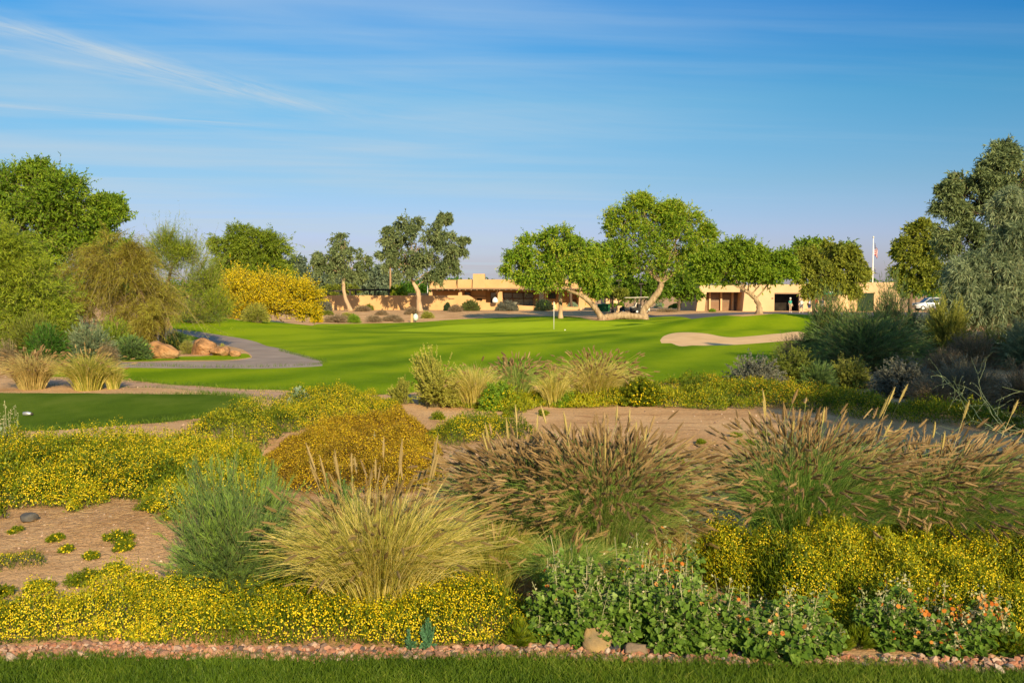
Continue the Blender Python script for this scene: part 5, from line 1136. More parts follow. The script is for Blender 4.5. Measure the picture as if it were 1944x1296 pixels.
rock('boulder', 'tan boulder leaning up behind the small shrub by the cart path', 384, 673, 640, 50, M_BOULDER, 0.8, 'boulder', 2, lean=0.3, group='boulders beside the cart path')
rock('boulder', 'low brown boulder at the tip of the grassy island by the cart path', 420, 675, 656, 44, M_BOULDER, 0.8, 'boulder', 3, group='boulders beside the cart path')
rock('boulder', 'small brown boulder nearest the bend of the cart path', 446, 676, 664, 22, M_BOULDER, 0.8, 'boulder', 4, group='boulders beside the cart path')
rock('rock', 'pointed tan rock with sunlit face at the edge of the gravel strip', 1133, 1234, 1186, 66, M_ROCKTAN, 0.6, 'rock', 11, lean=0.0, sharp=0.15, peak=0.32)
rock('rock', 'flat brown rock half sunk beside the black lava rock', 1206, 1241, 1216, 60, M_ROCKGREY, 0.7, 'rock', 12, sharp=0.12)
rock('lava_rock', 'small black lava rock between the pointed tan rock and the flat brown rock', 1164, 1237, 1220, 26, M_LAVA, 0.8, 'rock', 13, sharp=0.6)
rock('rock', 'dark grey rounded rock on bare dirt at the left edge', 56, 990, 968, 34, M_DGREY, 0.8, 'rock', 14, sharp=0.1)
rock('rock', 'buff rock in the wash behind the brown fountain grass', 876, 872, 846, 40, M_ROCKGREY, 0.8, 'rock', 15)
rock('rock', 'pale rock lying on the shaded slope at right', 1676, 772, 758, 18, M_BOULDER, 0.8, 'rock', 16)
rock('rock', 'second pale rock on the shaded slope nearer the right edge', 1856, 788, 772, 24, M_BOULDER, 0.8, 'rock', 17)
def tee_marker():
    b = G(52, 789); r = empty('ground_light', b); tag(r, 'small grey metal capsule lying on the tee lawn at left', 'tee marker')
    m = MB(); tube(m, [b+np.array(q) for q in ((-.07, 0, .03), (-.06, 0, .032), (0, 0, .036), (.05, 0, .032), (.065, 0, .03))], [.01, .026, .032, .024, .008], 12); m.build('capsule', M_METAL, r, smooth=True)
    m = MB(); tube(m, [b+np.array(q) for q in ((.062, 0, .03), (.085, 0, .028))], [.018, .016], 10); m.build('end_cap', M_TRIMD, r)
tee_marker()

# ------------------------------------------------------------------ flowering ground cover (masses nobody could count)
def cover(name, label, poly, moundr=(0.22, 0.42), moundh=(0.16, 0.34), dens_m=9, leafd=6500, flowd=750, fr=0.0075, fmat='chflower', lmat='chleaf', fthr=0.35, edge=0.22, L=0.030, w=0.0045, seed=0, cat='ground cover', tilt=0.0, vb=0.0, base_h=0.0, mh=None):
    rng = np.random.default_rng(900+seed); poly = np.asarray(poly, float)
    lo = poly.min(0); hi = poly.max(0); A = np.prod(hi-lo)
    def sample(n):
        x = rng.uniform(lo[0], hi[0], n); y = rng.uniform(lo[1], hi[1], n); k = inpoly(x, y, poly); return x[k], y[k]
    mx, my = sample(int(A*dens_m)); mr = rng.uniform(*moundr, len(mx)); mhh = rng.uniform(*moundh, len(mx))
    def hgt(x, y):
        h = np.zeros(len(x))
        for a, b, r_, q in zip(mx, my, mr, mhh):
            d2 = ((x-a)**2+(y-b)**2)/r_**2; k = d2 < 1; h[k] = np.maximum(h[k], q*np.sqrt(1-d2[k]))
        e = np.clip((polydist(x, y, poly)-edge*0.9*fbm(x*4, y*4, seed+3, 2))/edge, 0, 1)**0.6
        h = (h*0.80+base_h+0.45*moundh[1]*(fbm(x*2.3, y*2.3, seed+40, 3)-0.2))*e*(0.45+1.0*fbm(x*7, y*7, seed, 3)); return h
    f = MB()
    x, y = sample(int(A*leafd)); h = hgt(x, y); k = h > 0.015; x, y, h = x[k], y[k], h[k]; n = len(x)
    u = rng.random(n)**0.42*(1+0.18*(rng.random(n) < 0.2)); z = H(x, y)+h*u
    d = nrm(rng.normal(size=(n, 3))*0.55+np.array([0, 0, 0.75]))
    v = np.clip(0.05+0.50*u+rng.normal(size=n)*0.17+1.1*(fbm(x*1.7, y*1.7, seed+5, 3)-0.5)+vb, 0, 1)  # deep leaves coloured darker, painting the shade in the gaps of the mounds
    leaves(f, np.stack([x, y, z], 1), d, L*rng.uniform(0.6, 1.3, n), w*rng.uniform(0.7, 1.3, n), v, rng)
    # thin stalks
    x, y = sample(int(A*leafd*0.10)); h = hgt(x, y); k = h > 0.04; x, y, h = x[k], y[k], h[k]; n = len(x); g0 = H(x, y)
    p0 = np.stack([x, y, g0], 1); p2 = p0+np.stack([rng.normal(size=n)*0.05, rng.normal(size=n)*0.05, h*1.04], 1)
    ribbons(f, p0, (p0+p2)/2+rng.normal(size=(n, 3))*0.01, p2, 0.003, 0.002, 2, rng.uniform(0.3, 0.8, n), rng)
    x, y = sample(int(A*flowd*5.0)); h = hgt(x, y); q = fbm(x*1.9, y*1.9, seed+9, 3); k = (h > 0.03) & (rng.random(len(x)) < np.clip((q-fthr-0.02)*3.5, 0.08, 1)); x, y, h = x[k], y[k], h[k]; n = len(x)
    z = H(x, y)+h*(0.80+0.40*rng.random(n)**2)+0.008
    e = 0.03; gx = hgt(x+e, y)-h; gy = hgt(x, y+e)-h; nv = nrm(np.stack([-gx/e*0.8, -gy/e*0.8-0.35, np.full(n, 0.9)], 1)+rng.normal(size=(n, 3))*0.4)
    # on the flanks of the mounds flowers sit lower too
    P = np.stack([x, y, z], 1); root = None
    fm = MB(); discs(fm, P, nv, fr*0.56*rng.uniform(0.7, 1.25, n), rng.random(n), rng)
    o = f.build(name, LM[lmat], smooth=False); tag(o, label, cat, kind='stuff')
    c = fm.build('blossoms', LM[fmat], o); return o
def poly_px(pts, sm=True):
    w = np.array([G(*p)[:2] for p in pts]); return curve_pts(np.vstack([w, w[:1]]), len(w)*4)[:-1] if sm else w
xs = np.linspace(-3.4, 0.25, 9)
near_left = [(-3.9, 5.62)]+[(a, strip_far(a)-0.03+0.03*math.sin(a*4)) for a in xs]+[(0.35, 5.75), (0.25, 6.15), (-0.2, 6.45), (-0.9, 6.42), (-1.7, 6.38), (-2.3, 6.32), (-2.75, 6.15), (-3.3, 6.20), (-3.9, 6.35)]
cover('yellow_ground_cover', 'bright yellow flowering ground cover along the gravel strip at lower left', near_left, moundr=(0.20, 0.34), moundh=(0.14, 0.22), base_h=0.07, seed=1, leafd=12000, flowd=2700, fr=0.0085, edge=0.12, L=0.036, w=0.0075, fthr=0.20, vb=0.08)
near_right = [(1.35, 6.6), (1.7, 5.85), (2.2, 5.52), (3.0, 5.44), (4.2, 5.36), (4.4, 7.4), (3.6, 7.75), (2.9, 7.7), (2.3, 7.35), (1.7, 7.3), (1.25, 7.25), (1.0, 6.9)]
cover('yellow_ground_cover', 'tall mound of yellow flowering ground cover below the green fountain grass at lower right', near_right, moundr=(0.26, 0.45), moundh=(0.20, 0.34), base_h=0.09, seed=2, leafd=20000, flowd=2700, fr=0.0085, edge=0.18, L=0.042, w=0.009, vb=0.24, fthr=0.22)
mid_a = [(0.05, 6.1), (0.5, 5.75), (1.0, 5.75), (1.5, 5.85), (1.3, 6.5), (0.9, 6.9), (0.3, 6.6)]
cover('yellow_ground_cover', 'patches of yellow flowering ground cover among the globe mallow leaves', mid_a, moundr=(0.18, 0.3), moundh=(0.14, 0.28), seed=3, leafd=6500, flowd=900, fr=0.0085, edge=0.14, L=0.034, w=0.005)
left_mass = poly_px([(-150, 862), (-60, 855), (60, 852), (180, 856), (300, 850), (360, 846), (400, 846), (470, 850), (530, 872), (540, 920), (530, 965), (420, 975), (330, 980), (265, 985), (235, 955), (200, 965), (120, 995), (60, 970), (0, 995), (-120, 1010)])
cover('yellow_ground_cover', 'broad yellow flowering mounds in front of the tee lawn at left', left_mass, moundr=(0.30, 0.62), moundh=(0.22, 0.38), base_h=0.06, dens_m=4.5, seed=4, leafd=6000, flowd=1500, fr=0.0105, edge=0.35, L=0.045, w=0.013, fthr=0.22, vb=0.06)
left_top = poly_px([(300, 850), (340, 822), (400, 800), (470, 786), (530, 770), (580, 762), (650, 764), (720, 766), (770, 776), (760, 792), (710, 812), (640, 812), (560, 830), (520, 860), (450, 860)])
cover('yellow_ground_cover', 'yellow and green flowering mounds behind the orange-brown patch near the path', left_top, moundr=(0.35, 0.6), moundh=(0.25, 0.42), dens_m=4, seed=5, leafd=3200, flowd=950, fr=0.0115, edge=0.35, L=0.05, w=0.011, fthr=0.30)
orange = poly_px([(470, 895), (500, 860), (540, 830), (590, 815), (660, 806), (720, 792), (780, 800), (825, 820), (850, 850), (862, 895), (850, 930), (790, 945), (700, 940), (620, 945), (540, 945), (490, 925)])
cover('orange_ground_cover', 'fading orange-brown flowering mounds in the middle of the left bed', orange, moundr=(0.22, 0.5), moundh=(0.18, 0.34), base_h=0.02, dens_m=5, seed=6, leafd=5500, flowd=1000, fr=0.0105, fmat='chflowero', lmat='chdry', edge=0.35, L=0.045, w=0.009, fthr=0.22)
tail = poly_px([(800, 830), (830, 812), (880, 804), (950, 806), (1000, 818), (1070, 828), (1075, 836), (1000, 838), (960, 838), (900, 845), (830, 850)])
cover('yellow_ground_cover', 'low tongue of yellow flowering cover reaching into the sandy wash', tail, moundr=(0.3, 0.5), moundh=(0.20, 0.32), dens_m=5, seed=7, leafd=3200, flowd=900, fr=0.0115, edge=0.25, L=0.05, w=0.011, fthr=0.30)
row = poly_px([(760, 768), (860, 752), (960, 750), (1060, 748), (1150, 746), (1230, 744), (1320, 748), (1400, 756), (1405, 776), (1340, 782), (1290, 778), (1200, 774), (1120, 778), (1040, 776), (980, 790), (930, 782), (860, 776)])
cover('yellow_ground_cover', 'sunlit yellow flowering row between the fairway edge and the sandy wash', row, moundr=(0.25, 0.6), moundh=(0.10, 0.38), dens_m=3, seed=8, leafd=2800, flowd=380, fr=0.0135, edge=0.35, L=0.065, w=0.016, vb=0.25, fthr=0.36)
shade_row = poly_px([(1220, 742), (1290, 736), (1380, 735), (1480, 748), (1580, 756), (1700, 772), (1800, 780), (1920, 800), (2060, 815), (2060, 850), (1940, 832), (1850, 818), (1750, 808), (1640, 800), (1560, 790), (1470, 778), (1400, 778), (1300, 758)])
cover('shaded_ground_cover', 'dark olive flowering ground cover lying in shade along the right side of the wash', shade_row, moundr=(0.4, 0.8), moundh=(0.20, 0.38), dens_m=2.5, seed=9, leafd=2200, flowd=420, fr=0.013, fmat='chflowero', edge=0.35, L=0.065, w=0.016, fthr=0.38, vb=0.05)
small = poly_px([(-60, 1075), (0, 1062), (60, 1060), (100, 1068), (90, 1082), (20, 1088), (-60, 1092)])
cover('yellow_ground_cover', 'low strip of yellow flowers on the bare dirt at the left edge', small, moundr=(0.10, 0.2), moundh=(0.08, 0.14), dens_m=40, seed=10, leafd=9000, flowd=1300, fr=0.008, edge=0.08)

# ------------------------------------------------------------------ foreground plants
fountain('golden_fountain_grass', 'large golden fountain grass with straw blades and tan plumes left of centre', 720, 1165, 935, 450, 'goldgrass', 'plumepale', nb=5400, npl=230, lean=(0.02, 0), bbias=0.10, uprightness=0.06, tall=16, droop=0.26, pw=0.016, bw=0.0080, pcol=0.35)
fountain('brown_fountain_grass', 'left one of two brown plumed fountain grasses crowding the centre, behind the golden grass', 1000, 1060, 862, 330, 'greengrass', 'plume', nb=5600, npl=1000, bbias=0.22, droop=0.30, lean=(-0.05, 0), tall=6, pcol=0.5)
fountain('brown_fountain_grass', 'big fountain grass crowded with brown bottlebrush plumes in the centre', 1150, 1085, 850, 400, 'greengrass', 'plume', nb=6400, npl=1350, bbias=0.18, droop=0.30, tall=8, pcol=0.55)
fountain('straw_grass', 'low straw and green grass filling the gap right of the golden fountain grass', 935, 1130, 985, 220, 'goldgrass', 'plumepale', nb=2600, npl=30, bbias=-0.15, droop=0.40)
fountain('straw_grass', 'low green gold grass spreading behind the tall globe mallow', 1075, 1140, 1010, 260, 'greengrass', 'plumepale', nb=2800, npl=30, bbias=0.1, droop=0.40)
fountain('green_fountain_grass', 'green fountain grass with brown plumes fanning both ways right of centre', 1525, 1065, 822, 430, 'greengrass', 'plume', nb=7500, npl=1000, bbias=-0.02, lean=(0.10, 0), tall=9, droop=0.28, pcol=0.6)
fountain('leaning_fountain_grass', 'fountain grass leaning right with heavy brown plumes at the right edge', 1790, 1070, 852, 440, 'greengrass', 'plume', nb=6500, npl=1050, bbias=0.05, lean=(0.34, -0.05), droop=0.36, tall=7, pcol=0.6)
fountain('leaning_fountain_grass', 'second leaning fountain grass cut by the right edge of the frame', 1990, 1060, 900, 360, 'greengrass', 'plume', nb=2600, npl=420, bbias=0.05, lean=(0.25, -0.05), droop=0.40, pcol=0.6)
fountain('tan_fountain_grass', 'small tan fountain grass tuft behind the globe mallow', 1260, 1085, 950, 170, 'tangrass', 'plumepale', nb=1200, npl=90, bbias=0.0, lean=(0.12, 0), pcol=0.2)
shrub('desert_broom', 'feathery blue green desert broom left of the golden grass', 440, 1145, 878, 430, 'broom', 'broom', stems=1500, per=80, uneven=0.4, clumps=26, arch=0.10, w=0.0032, vbias=0.12)
shrub('desert_broom', 'smaller feathery desert broom behind the golden grass', 640, 1040, 908, 190, 'broom', 'broom', stems=620, per=70, vbias=0.15)
shrub('desert_broom', 'bright green tip of desert broom standing right of the yellow mounds', 520, 1060, 880, 130, 'broom', 'broom', stems=260, per=60, spread=0.5, vbias=0.2)
def mallow(name, label, px, pb, pt, wpx, n=70, leafn=34, L=(0.028, 0.060), fl=90, pods=500, spread=0.85, Y=None, seed=0, erect=0.0, smat='mallow', lmat='mallow', spike=0.35):
    rng = rng_next(); b, h, r = px_dims(px, pb, pt, wpx, Y); root = empty(name, b); tag(root, label, 'wildflower')
    d = ell_dirs(n, rng, lo=0.12); d[:, :2] *= spread; k = rng.uniform(0.55, 1.0, n)[:, None]
    a = rng.uniform(0, 6.28, n); q = np.sqrt(rng.random(n))*r*0.75
    p0 = b+np.stack([np.cos(a)*q, np.sin(a)*q*0.7, np.full(n, -.01)], 1)
    p2 = p0+d*k*np.array([r*0.5, r*0.45, h]); p1 = (p0+p2)/2+np.array([0, 0, 1])*h*0.12+rng.normal(size=(n, 3))*0.02
    s = MB(); ribbons(s, p0, p1, p2, 0.006, 0.003, 5, rng.uniform(0.5, 1, n), rng); 
    m = n*leafn; i = rng.integers(0, n, m); t = rng.random(m)**0.9*(1-spike*0.6)+0.03
    p = bez(p0[i], p1[i], p2[i], t); T = bezt(p0[i], p1[i], p2[i], t); o = nrm(rng.normal(size=(m, 3))*np.array([1, 1, 0.35])+np.array([0, -0.35, 0.1])); pl = p+o*rng.uniform(0.01, 0.045, (m, 1))
    ax = nrm(o*0.8+np.array([0, 0, -0.25])+rng.normal(size=(m, 3))*0.25); fc = nrm(np.array([0, -0.3, 0.9])+rng.normal(size=(m, 3))*0.4)
    f = MB(); Ls = rng.uniform(L[0], L[1], m)*(1.1-0.55*t); lobed(f, pl, ax, Ls, Ls*0.95, np.clip(0.25+0.35*t+rng.normal(size=m)*0.16, 0, 1), rng, fc)
    f.build('foliage', LM[lmat], root); ribbons(s, p, (p+pl)/2, pl, 0.002, 0.002, 1, 0.6, rng); s.build('stems', LM['mallowpod'], root)
    g = MB(); i = rng.integers(0, n, pods); t = 1-spike*rng.random(pods); pp = bez(p0[i], p1[i], p2[i], t)+rng.normal(size=(pods, 3))*0.008
    leaves(g, pp, nrm(rng.normal(size=(pods, 3))+np.array([0, 0, 0.5])), rng.uniform(0.012, 0.026, pods), 0.012, rng.random(pods), rng); g.build('seed_pods', LM['mallowpod'], root)
    if fl:
        o = MB(); i = rng.integers(0, n, fl); t = 1-0.3*rng.random(fl); pp = bez(p0[i], p1[i], p2[i], t)+rng.normal(size=(fl, 3))*0.014
        nv = nrm(rng.normal(size=(fl, 3))*0.6+np.array([0.1, -0.7, 0.5])); discs(o, pp, nv, rng.uniform(0.010, 0.016, fl), rng.random(fl), rng, cup=0.5, k=10); o.build('flowers', LM['orange'], root)
    return root
mallow('globe_mallow', 'broad leafy green globe mallow behind the pointed tan rock', 1130, 1205, 1000, 290, n=160, leafn=40, fl=22, pods=450)
mallow('globe_mallow', 'tall globe mallow stems rising in front of the brown fountain grass', 1250, 1190, 965, 190, n=60, leafn=34, fl=16, pods=420, spread=0.5, spike=0.4)
mallow('globe_mallow', 'leafy globe mallow right of the flat brown rock', 1310, 1222, 1050, 240, n=130, leafn=36, fl=30, pods=420)
mallow('globe_mallow', 'low globe mallow with tan flower spikes along the gravel strip', 1475, 1232, 1095, 270, n=130, leafn=34, fl=60, pods=800)
mallow('globe_mallow', 'globe mallow at right with upright tan spikes', 1690, 1222, 1075, 130, n=50, leafn=34, fl=46, pods=700, spread=0.6)
mallow('globe_mallow', 'globe mallow covered with orange flowers near the lower right corner', 1815, 1228, 1085, 230, n=90, leafn=24, fl=190, pods=1300, spike=0.6)
mallow('silver_mallow', 'tall silvery mallow spikes at the left edge by the tee lawn', 8, 890, 738, 130, n=80, leafn=56, fl=0, pods=2600, spread=0.4, L=(0.04, 0.07), lmat='silver', spike=0.9)
mallow('pale_mallow_stalk', 'thin pale mallow stalk standing in the yellow mounds left of centre', 436, 905, 795, 30, n=4, leafn=30, fl=0, pods=160, spread=0.3, L=(0.02, 0.03), lmat='silver', spike=0.9)
mallow('pale_mallow_stalk', 'thin pale stalk sticking up from the orange-brown mounds', 715, 870, 790, 40, n=5, leafn=26, fl=0, pods=150, spread=0.3, L=(0.02, 0.03), lmat='silver', spike=0.9)
shrub('bluish_weed', 'small teal feathery weed at the edge of the gravel strip', 812, 1236, 1158, 54, 'broom', 'teal', stems=46, per=80, L=0.018, w=0.006, spread=0.55, cat='weed', t0=0.1)
shrub('bluish_weed', 'shorter teal weed left of the taller one by the gravel', 779, 1236, 1188, 36, 'broom', 'teal', stems=26, per=60, L=0.018, w=0.006, spread=0.6, cat='weed', t0=0.1)
def thistle(name, label, px, pb, pt, wpx):
    rng = rng_next(); b, h, r = px_dims(px, pb, pt, wpx); root = empty(name, b); tag(root, label, 'weed'); n = 44
    a = rng.uniform(0, 6.28, n); th = rng.uniform(0.2, 1.3, n); d = np.stack([np.sin(th)*np.cos(a), np.sin(th)*np.sin(a), np.cos(th)], 1)
    z0 = rng.random(n)*h*0.7; p0 = b+np.stack([np.zeros(n), np.zeros(n), z0], 1); L = rng.uniform(0.10, 0.20, (n, 1)); p2 = p0+d*L*np.array([1, 1, 0.8]); p1 = p0+d*L*0.5+np.array([0, 0, 0.04])
    f = MB(); ribbons(f, p0, p1, p2, 0.022, 0.005, 6, rng.uniform(0.3, 0.9, n), rng); m = n*16; i = np.repeat(np.arange(n), 16); t = rng.uniform(0.15, 1, m)
    leaves(f, bez(p0[i], p1[i], p2[i], t), nrm(bezt(p0[i], p1[i], p2[i], t)+rng.normal(size=(m, 3))*0.8), 0.028, 0.010, rng.random(m), rng); f.build('foliage', LM['teal'], root)
    s = MB(); tube(s, [b, b+np.array([0.01, 0, h*0.6]), b+np.array([0, 0, h])], [.008, .006, .003], 6); s.build('stems', LM['teal'], root)
thistle('spiny_weed', 'jagged blue green weed with long toothed leaves right of the yellow mound', 1880, 1120, 1045, 110)
for i_, (px_, pb_, w_, h_, l_) in enumerate([(1630, 1228, 70, 34, 'low green grass tuft between two globe mallows at the gravel edge'), (1590, 1232, 60, 28, 'short green tuft right of the tan-spiked mallow'), (1745, 1226, 60, 30, 'green tuft left of the orange flowered mallow'), (1920, 1236, 90, 40, 'dry green tuft at the lower right corner'), (985, 1222, 60, 50, 'green leafy tuft left of the pointed tan rock')]):
    shrub('grass_tuft', l_, px_, pb_, pb_-h_, w_, 'tuft', 'chleaf', cat='grass tuft', stems=160, L=0.04, w=0.005, along=0.8, group='green tufts along the gravel edge')
# tufts on the bare dirt, each one a plant
for (px, pb, wpx, hh, lab) in [(228, 1025, 66, 22, 'yellow flowering tuft right of the dark grey rock'), (225, 1042, 60, 14, 'low tuft just below the yellow one right of the dark rock'), (105, 1025, 34, 14, 'tiny yellow tuft on dirt below the dark grey rock'),
        (158, 1108, 76, 26, 'round yellow tuft in the middle of the bare dirt at left'), (75, 1118, 58, 18, 'small weed tuft left of the round yellow tuft'), (215, 1088, 56, 24, 'straggly yellow weed tuft right of the round yellow tuft'),
        (8, 1130, 40, 18, 'tuft at the very left edge above the yellow strip'), (172, 1060, 40, 8, 'flat sparse weed on the dirt between two tufts'), (290, 968, 64, 26, 'green tuft at the foot of the yellow mounds by the desert broom'), (330, 985, 50, 26, 'dry yellow tuft beside the desert broom'),
        (120, 1045, 44, 8, 'flat dry weed below the tiny yellow tuft'), (270, 1105, 44, 16, 'sparse weed touching the desert broom base at left'), (30, 1010, 30, 10, 'small tuft under the dark grey rock at left')]:
    shrub('flowering_tuft', lab, px, pb, pb-hh, wpx, 'tuft', 'chleaf', cat='weed', group='weed tufts on the bare dirt', flowers=(int(wpx*1.6), 0.008, 'chflower', 0.004), stems=int(40+wpx*1.4))
for (px, pb, wpx, hh, lab) in [(1330, 842, 22, 8, 'single tiny weed in the middle of the sandy wash'), (1396, 828, 24, 7, 'small weed in the wash before the shaded row'), (1290, 880, 18, 14, 'upright green seedling in the sand behind the brown plumes'), (1205, 870, 26, 18, 'green sprout in the sand above the brown plumes'), (1420, 842, 60, 8, 'flat weed patch in the sand left of the tall seed heads'),
        (965, 792, 30, 14, 'tuft on the bank of the wash under the yellow row'), (1030, 788, 26, 12, 'small green tuft on the wash bank right of another'), (830, 796, 36, 16, 'weed tuft where the wash narrows at left'), (1085, 845, 20, 8, 'tiny weed at the tip of the yellow tongue'), (1450, 826, 26, 8, 'weed tuft close to the shade line in the wash')]:
    shrub('sand_weed', lab, px, pb, pb-hh, wpx, 'tuft', 'chleaf', cat='weed', group='weeds in the sandy wash', stems=50, L=0.035, w=0.012, vbias=0.15, single=True)
# ------------------------------------------------------------------ middle row beside the fairway
shrub('brittle_shrub', 'tall pale yellow spiky shrub on the bank, left of the middle row', 826, 770, 668, 140, 'brittle', 'palebush', stems=700, per=60, vbias=0.2, L=0.035, w=0.014, uneven=0.4)
shrub('brittle_shrub', 'low silvery shrub at the left foot of the tall pale shrub', 762, 766, 716, 76, 'brittle', 'palebush', stems=240, per=50)
fountain('bunch_grass', 'yellow bunch grass right of the tall pale shrub', 900, 772, 690, 120, 'goldgrass', 'plumepale', nb=1800, npl=30, bw=0.010, pw=0.03, bristles=12, bbias=0.15)
fountain('bunch_grass', 'bunch grass topped by purple brown plumes in the middle row', 980, 764, 684, 120, 'greengrass', 'plume', nb=1800, npl=170, bw=0.010, pw=0.03, bristles=12, bbias=0.2, uprightness=0.1)
fountain('bunch_grass', 'round tan bunch grass with bristling plumes at the right of the middle row', 1130, 764, 676, 175, 'goldgrass', 'plumepale', nb=3200, npl=280, bw=0.010, pw=0.03, bristles=12, bbias=0.2, pcol=0.2)
fountain('bunch_grass', 'small yellow bunch grass between the plumed grasses', 1052, 772, 700, 95, 'goldgrass', 'plumepale', nb=1100, npl=16, bw=0.010, pw=0.03, bristles=12, bbias=0.1)
fountain('bunch_grass', 'straw bunch grass hanging from the base of the tall pale shrub', 862, 772, 715, 60, 'goldgrass', 'plumepale', nb=900, npl=10, bw=0.010, pw=0.03, bristles=12)
shrub('yellow_bush', 'bright yellow green bush in the middle row under the plumed grasses', 950, 778, 722, 80, 'flower', 'vividyel', stems=300, L=0.05, w=0.016, flowers=(500, 0.015, 'chflower', 0.01))
shrub('yellow_bush', 'yellow green bush at the right end of the middle row', 1215, 768, 718, 100, 'flower', 'chleaf', stems=300, L=0.05, w=0.016, flowers=(600, 0.015, 'chflower', 0.01))
shrub('yellow_bush', 'small green bush at the foot of the round tan grass', 1070, 772, 735, 60, 'flower', 'vividyel', stems=200, L=0.05, w=0.016)
shrub('silver_bush', 'small silvery green mallow bush by the dirt path end', 568, 776, 738, 50, 'grey', 'silver', stems=220, L=0.05, w=0.035, per=30)
# left: grasses and shrubs before the trees
fountain('bunch_grass', 'tan fountain grass at far left under the palo verde', 62, 738, 668, 130, 'tangrass', 'plume', nb=2600, npl=120, bw=0.012, pw=0.035, bristles=10, bbias=0.1)
fountain('bunch_grass', 'pale gold fountain grass beside the tee lawn at left', 168, 740, 668, 130, 'goldgrass', 'plumepale', nb=2600, npl=70, bw=0.012, pw=0.035, bristles=10, bbias=-0.08)
fountain('bunch_grass', 'small yellow grass clump at the left end of the dirt path', 215, 738, 692, 56, 'goldgrass', 'plumepale', nb=900, npl=10, bw=0.012, pw=0.03, bristles=8)
G_ = 'shrubs under the left trees'
for a in [('dry whitish shrub at the far left under the palo verde', 20, 700, 640, 56, 'twig', 'drybush'), ('tan dry shrub below the drooping brown tree', 148, 690, 640, 70, 'twig', 'drybush'), ('bare purplish twig shrub left of the red boulders', 205, 692, 640, 50, 'twig', 'drybush'),
          ('dark green low shrub just left of the red boulders', 248, 682, 640, 86, 'wisp', 'broom'), ('grey green shrub under the brown drooping tree', 175, 690, 605, 110, 'wisp', 'willow'), ('green shrub between the boulders and the dark trunk', 335, 664, 632, 60, 'wisp', 'broom'),
          ('small pale shrub in front of the leaning tan boulder', 356, 672, 645, 34, 'twig', 'palebush'), ('upright pale tuft on the island tip by the path', 424, 674, 652, 26, 'broom', 'palebush'), ('dry tan shrub behind the boulders at the foot of the dark trunk', 262, 670, 610, 60, 'twig', 'drybush'),
          ('dark green shrub filling the gap under the far left palo verde', 60, 690, 590, 150, 'wisp', 'olive'), ('olive shrub under the left edge of the brown drooping tree', 120, 680, 600, 100, 'wisp', 'olive'), ('dark olive shrub behind the wispy palo verde', 370, 612, 560, 110, 'wisp', 'broom'),
          ('yellow green shrub under the middle of the drooping brown tree', 215, 680, 600, 110, 'wisp', 'pverde'), ('dark green shrub at the base of the left palo verde', 90, 695, 620, 110, 'wisp', 'mesqdark'), ('olive shrub hanging at the left end of the fairway hill', 400, 606, 570, 70, 'wisp', 'pverde'), ('grey olive twiggy bush in front of the yellow blossoms', 487, 612, 576, 66, 'wisp', 'palebush')]:
    k = dict(stems=700, per=16, L=0.12, w=0.018) if a[5] == 'wisp' else {}
    if a[5] == 'broom': k = dict(stems=80, per=40, w=0.012)
    shrub('understory_shrub', *a, group=G_, **k)
rb = lambda lab, px, pb, pt, wd, mat='clipped', kind='round', **k: shrub('round_bush' if kind == 'round' else 'desert_shrub', lab, px, pb, pt, wd, kind, mat, group='bushes before the clubhouse and garden wall', **k)
rb('small clipped green bush before the shaded garden wall left of the forked trunk', 759, 588, 572, 30)
rb('clipped green bush immediately right of the forked eucalyptus trunk', 813, 588, 571, 32)
rb('sunlit rounded green bush where the garden wall slopes down', 893, 590, 568, 42)
rb('greyish rounded bush in front of the patio glazing', 962, 590, 569, 48, 'greybush')
rb('dark green rounded bush right of the patio glazing', 1032, 590, 567, 42, 'darkbush')
rb('pale grey green bush near the clubhouse right corner', 1087, 586, 573, 22, 'silver'); rb('yellow green bush at the right corner of the clubhouse', 1112, 585, 572, 22, 'vividyel')
rb('small dark bush left of the pale dry shrubs', 849, 590, 574, 14, 'darkbush'); rb('olive grey bush right of the yellow blossoms', 615, 592, 568, 34, 'greybush')
rb('dry pale shrub behind the dark bush at the garden wall', 864, 592, 576, 34, 'drybush', 'twig', w=0.03, L=0.14); rb('low dry shrub before the bent-trunk eucalyptus', 688, 591, 579, 36, 'drybush', 'twig', w=0.03, L=0.14)
rb('olive shrub by the sunlit part of the garden wall', 700, 589, 576, 20, 'olive', 'twig', w=0.04, L=0.16)
for i, (px, pb, w, h, mt, lab) in enumerate([(640, 612, 60, 17, 'drybush', 'pale dry grass clump at the foot of the tan slope, leftmost'), (673, 613, 26, 16, 'vividyel', 'bright yellow green bush at the edge of the fairway below the wall'), (710, 611, 36, 12, 'drybush', 'pale clump right of the bright yellow green bush'), (745, 609, 40, 12, 'drybush', 'whitish dry clump on the slope under the garden wall'),
         (812, 604, 28, 14, 'palebush', 'straw coloured clump right of the ball washer'), (780, 597, 30, 14, 'drybush', 'dry brown clump below the forked eucalyptus'), (622, 598, 24, 8, 'olive', 'small weed on the tan slope near the blossoms'), (725, 598, 26, 9, 'drybush', 'small dry clump halfway up the tan slope'),
         (660, 603, 26, 10, 'palebush', 'pale yellow clump on the tan slope'), (757, 611, 20, 8, 'drybush', 'tiny whitish clump close to the fairway edge'), (600, 612, 30, 16, 'pbloom', 'yellow tuft right under the blossoms')]):
    rb(lab, px, pb, pb-h, w, mt, 'twig', L=0.14, w=0.04)
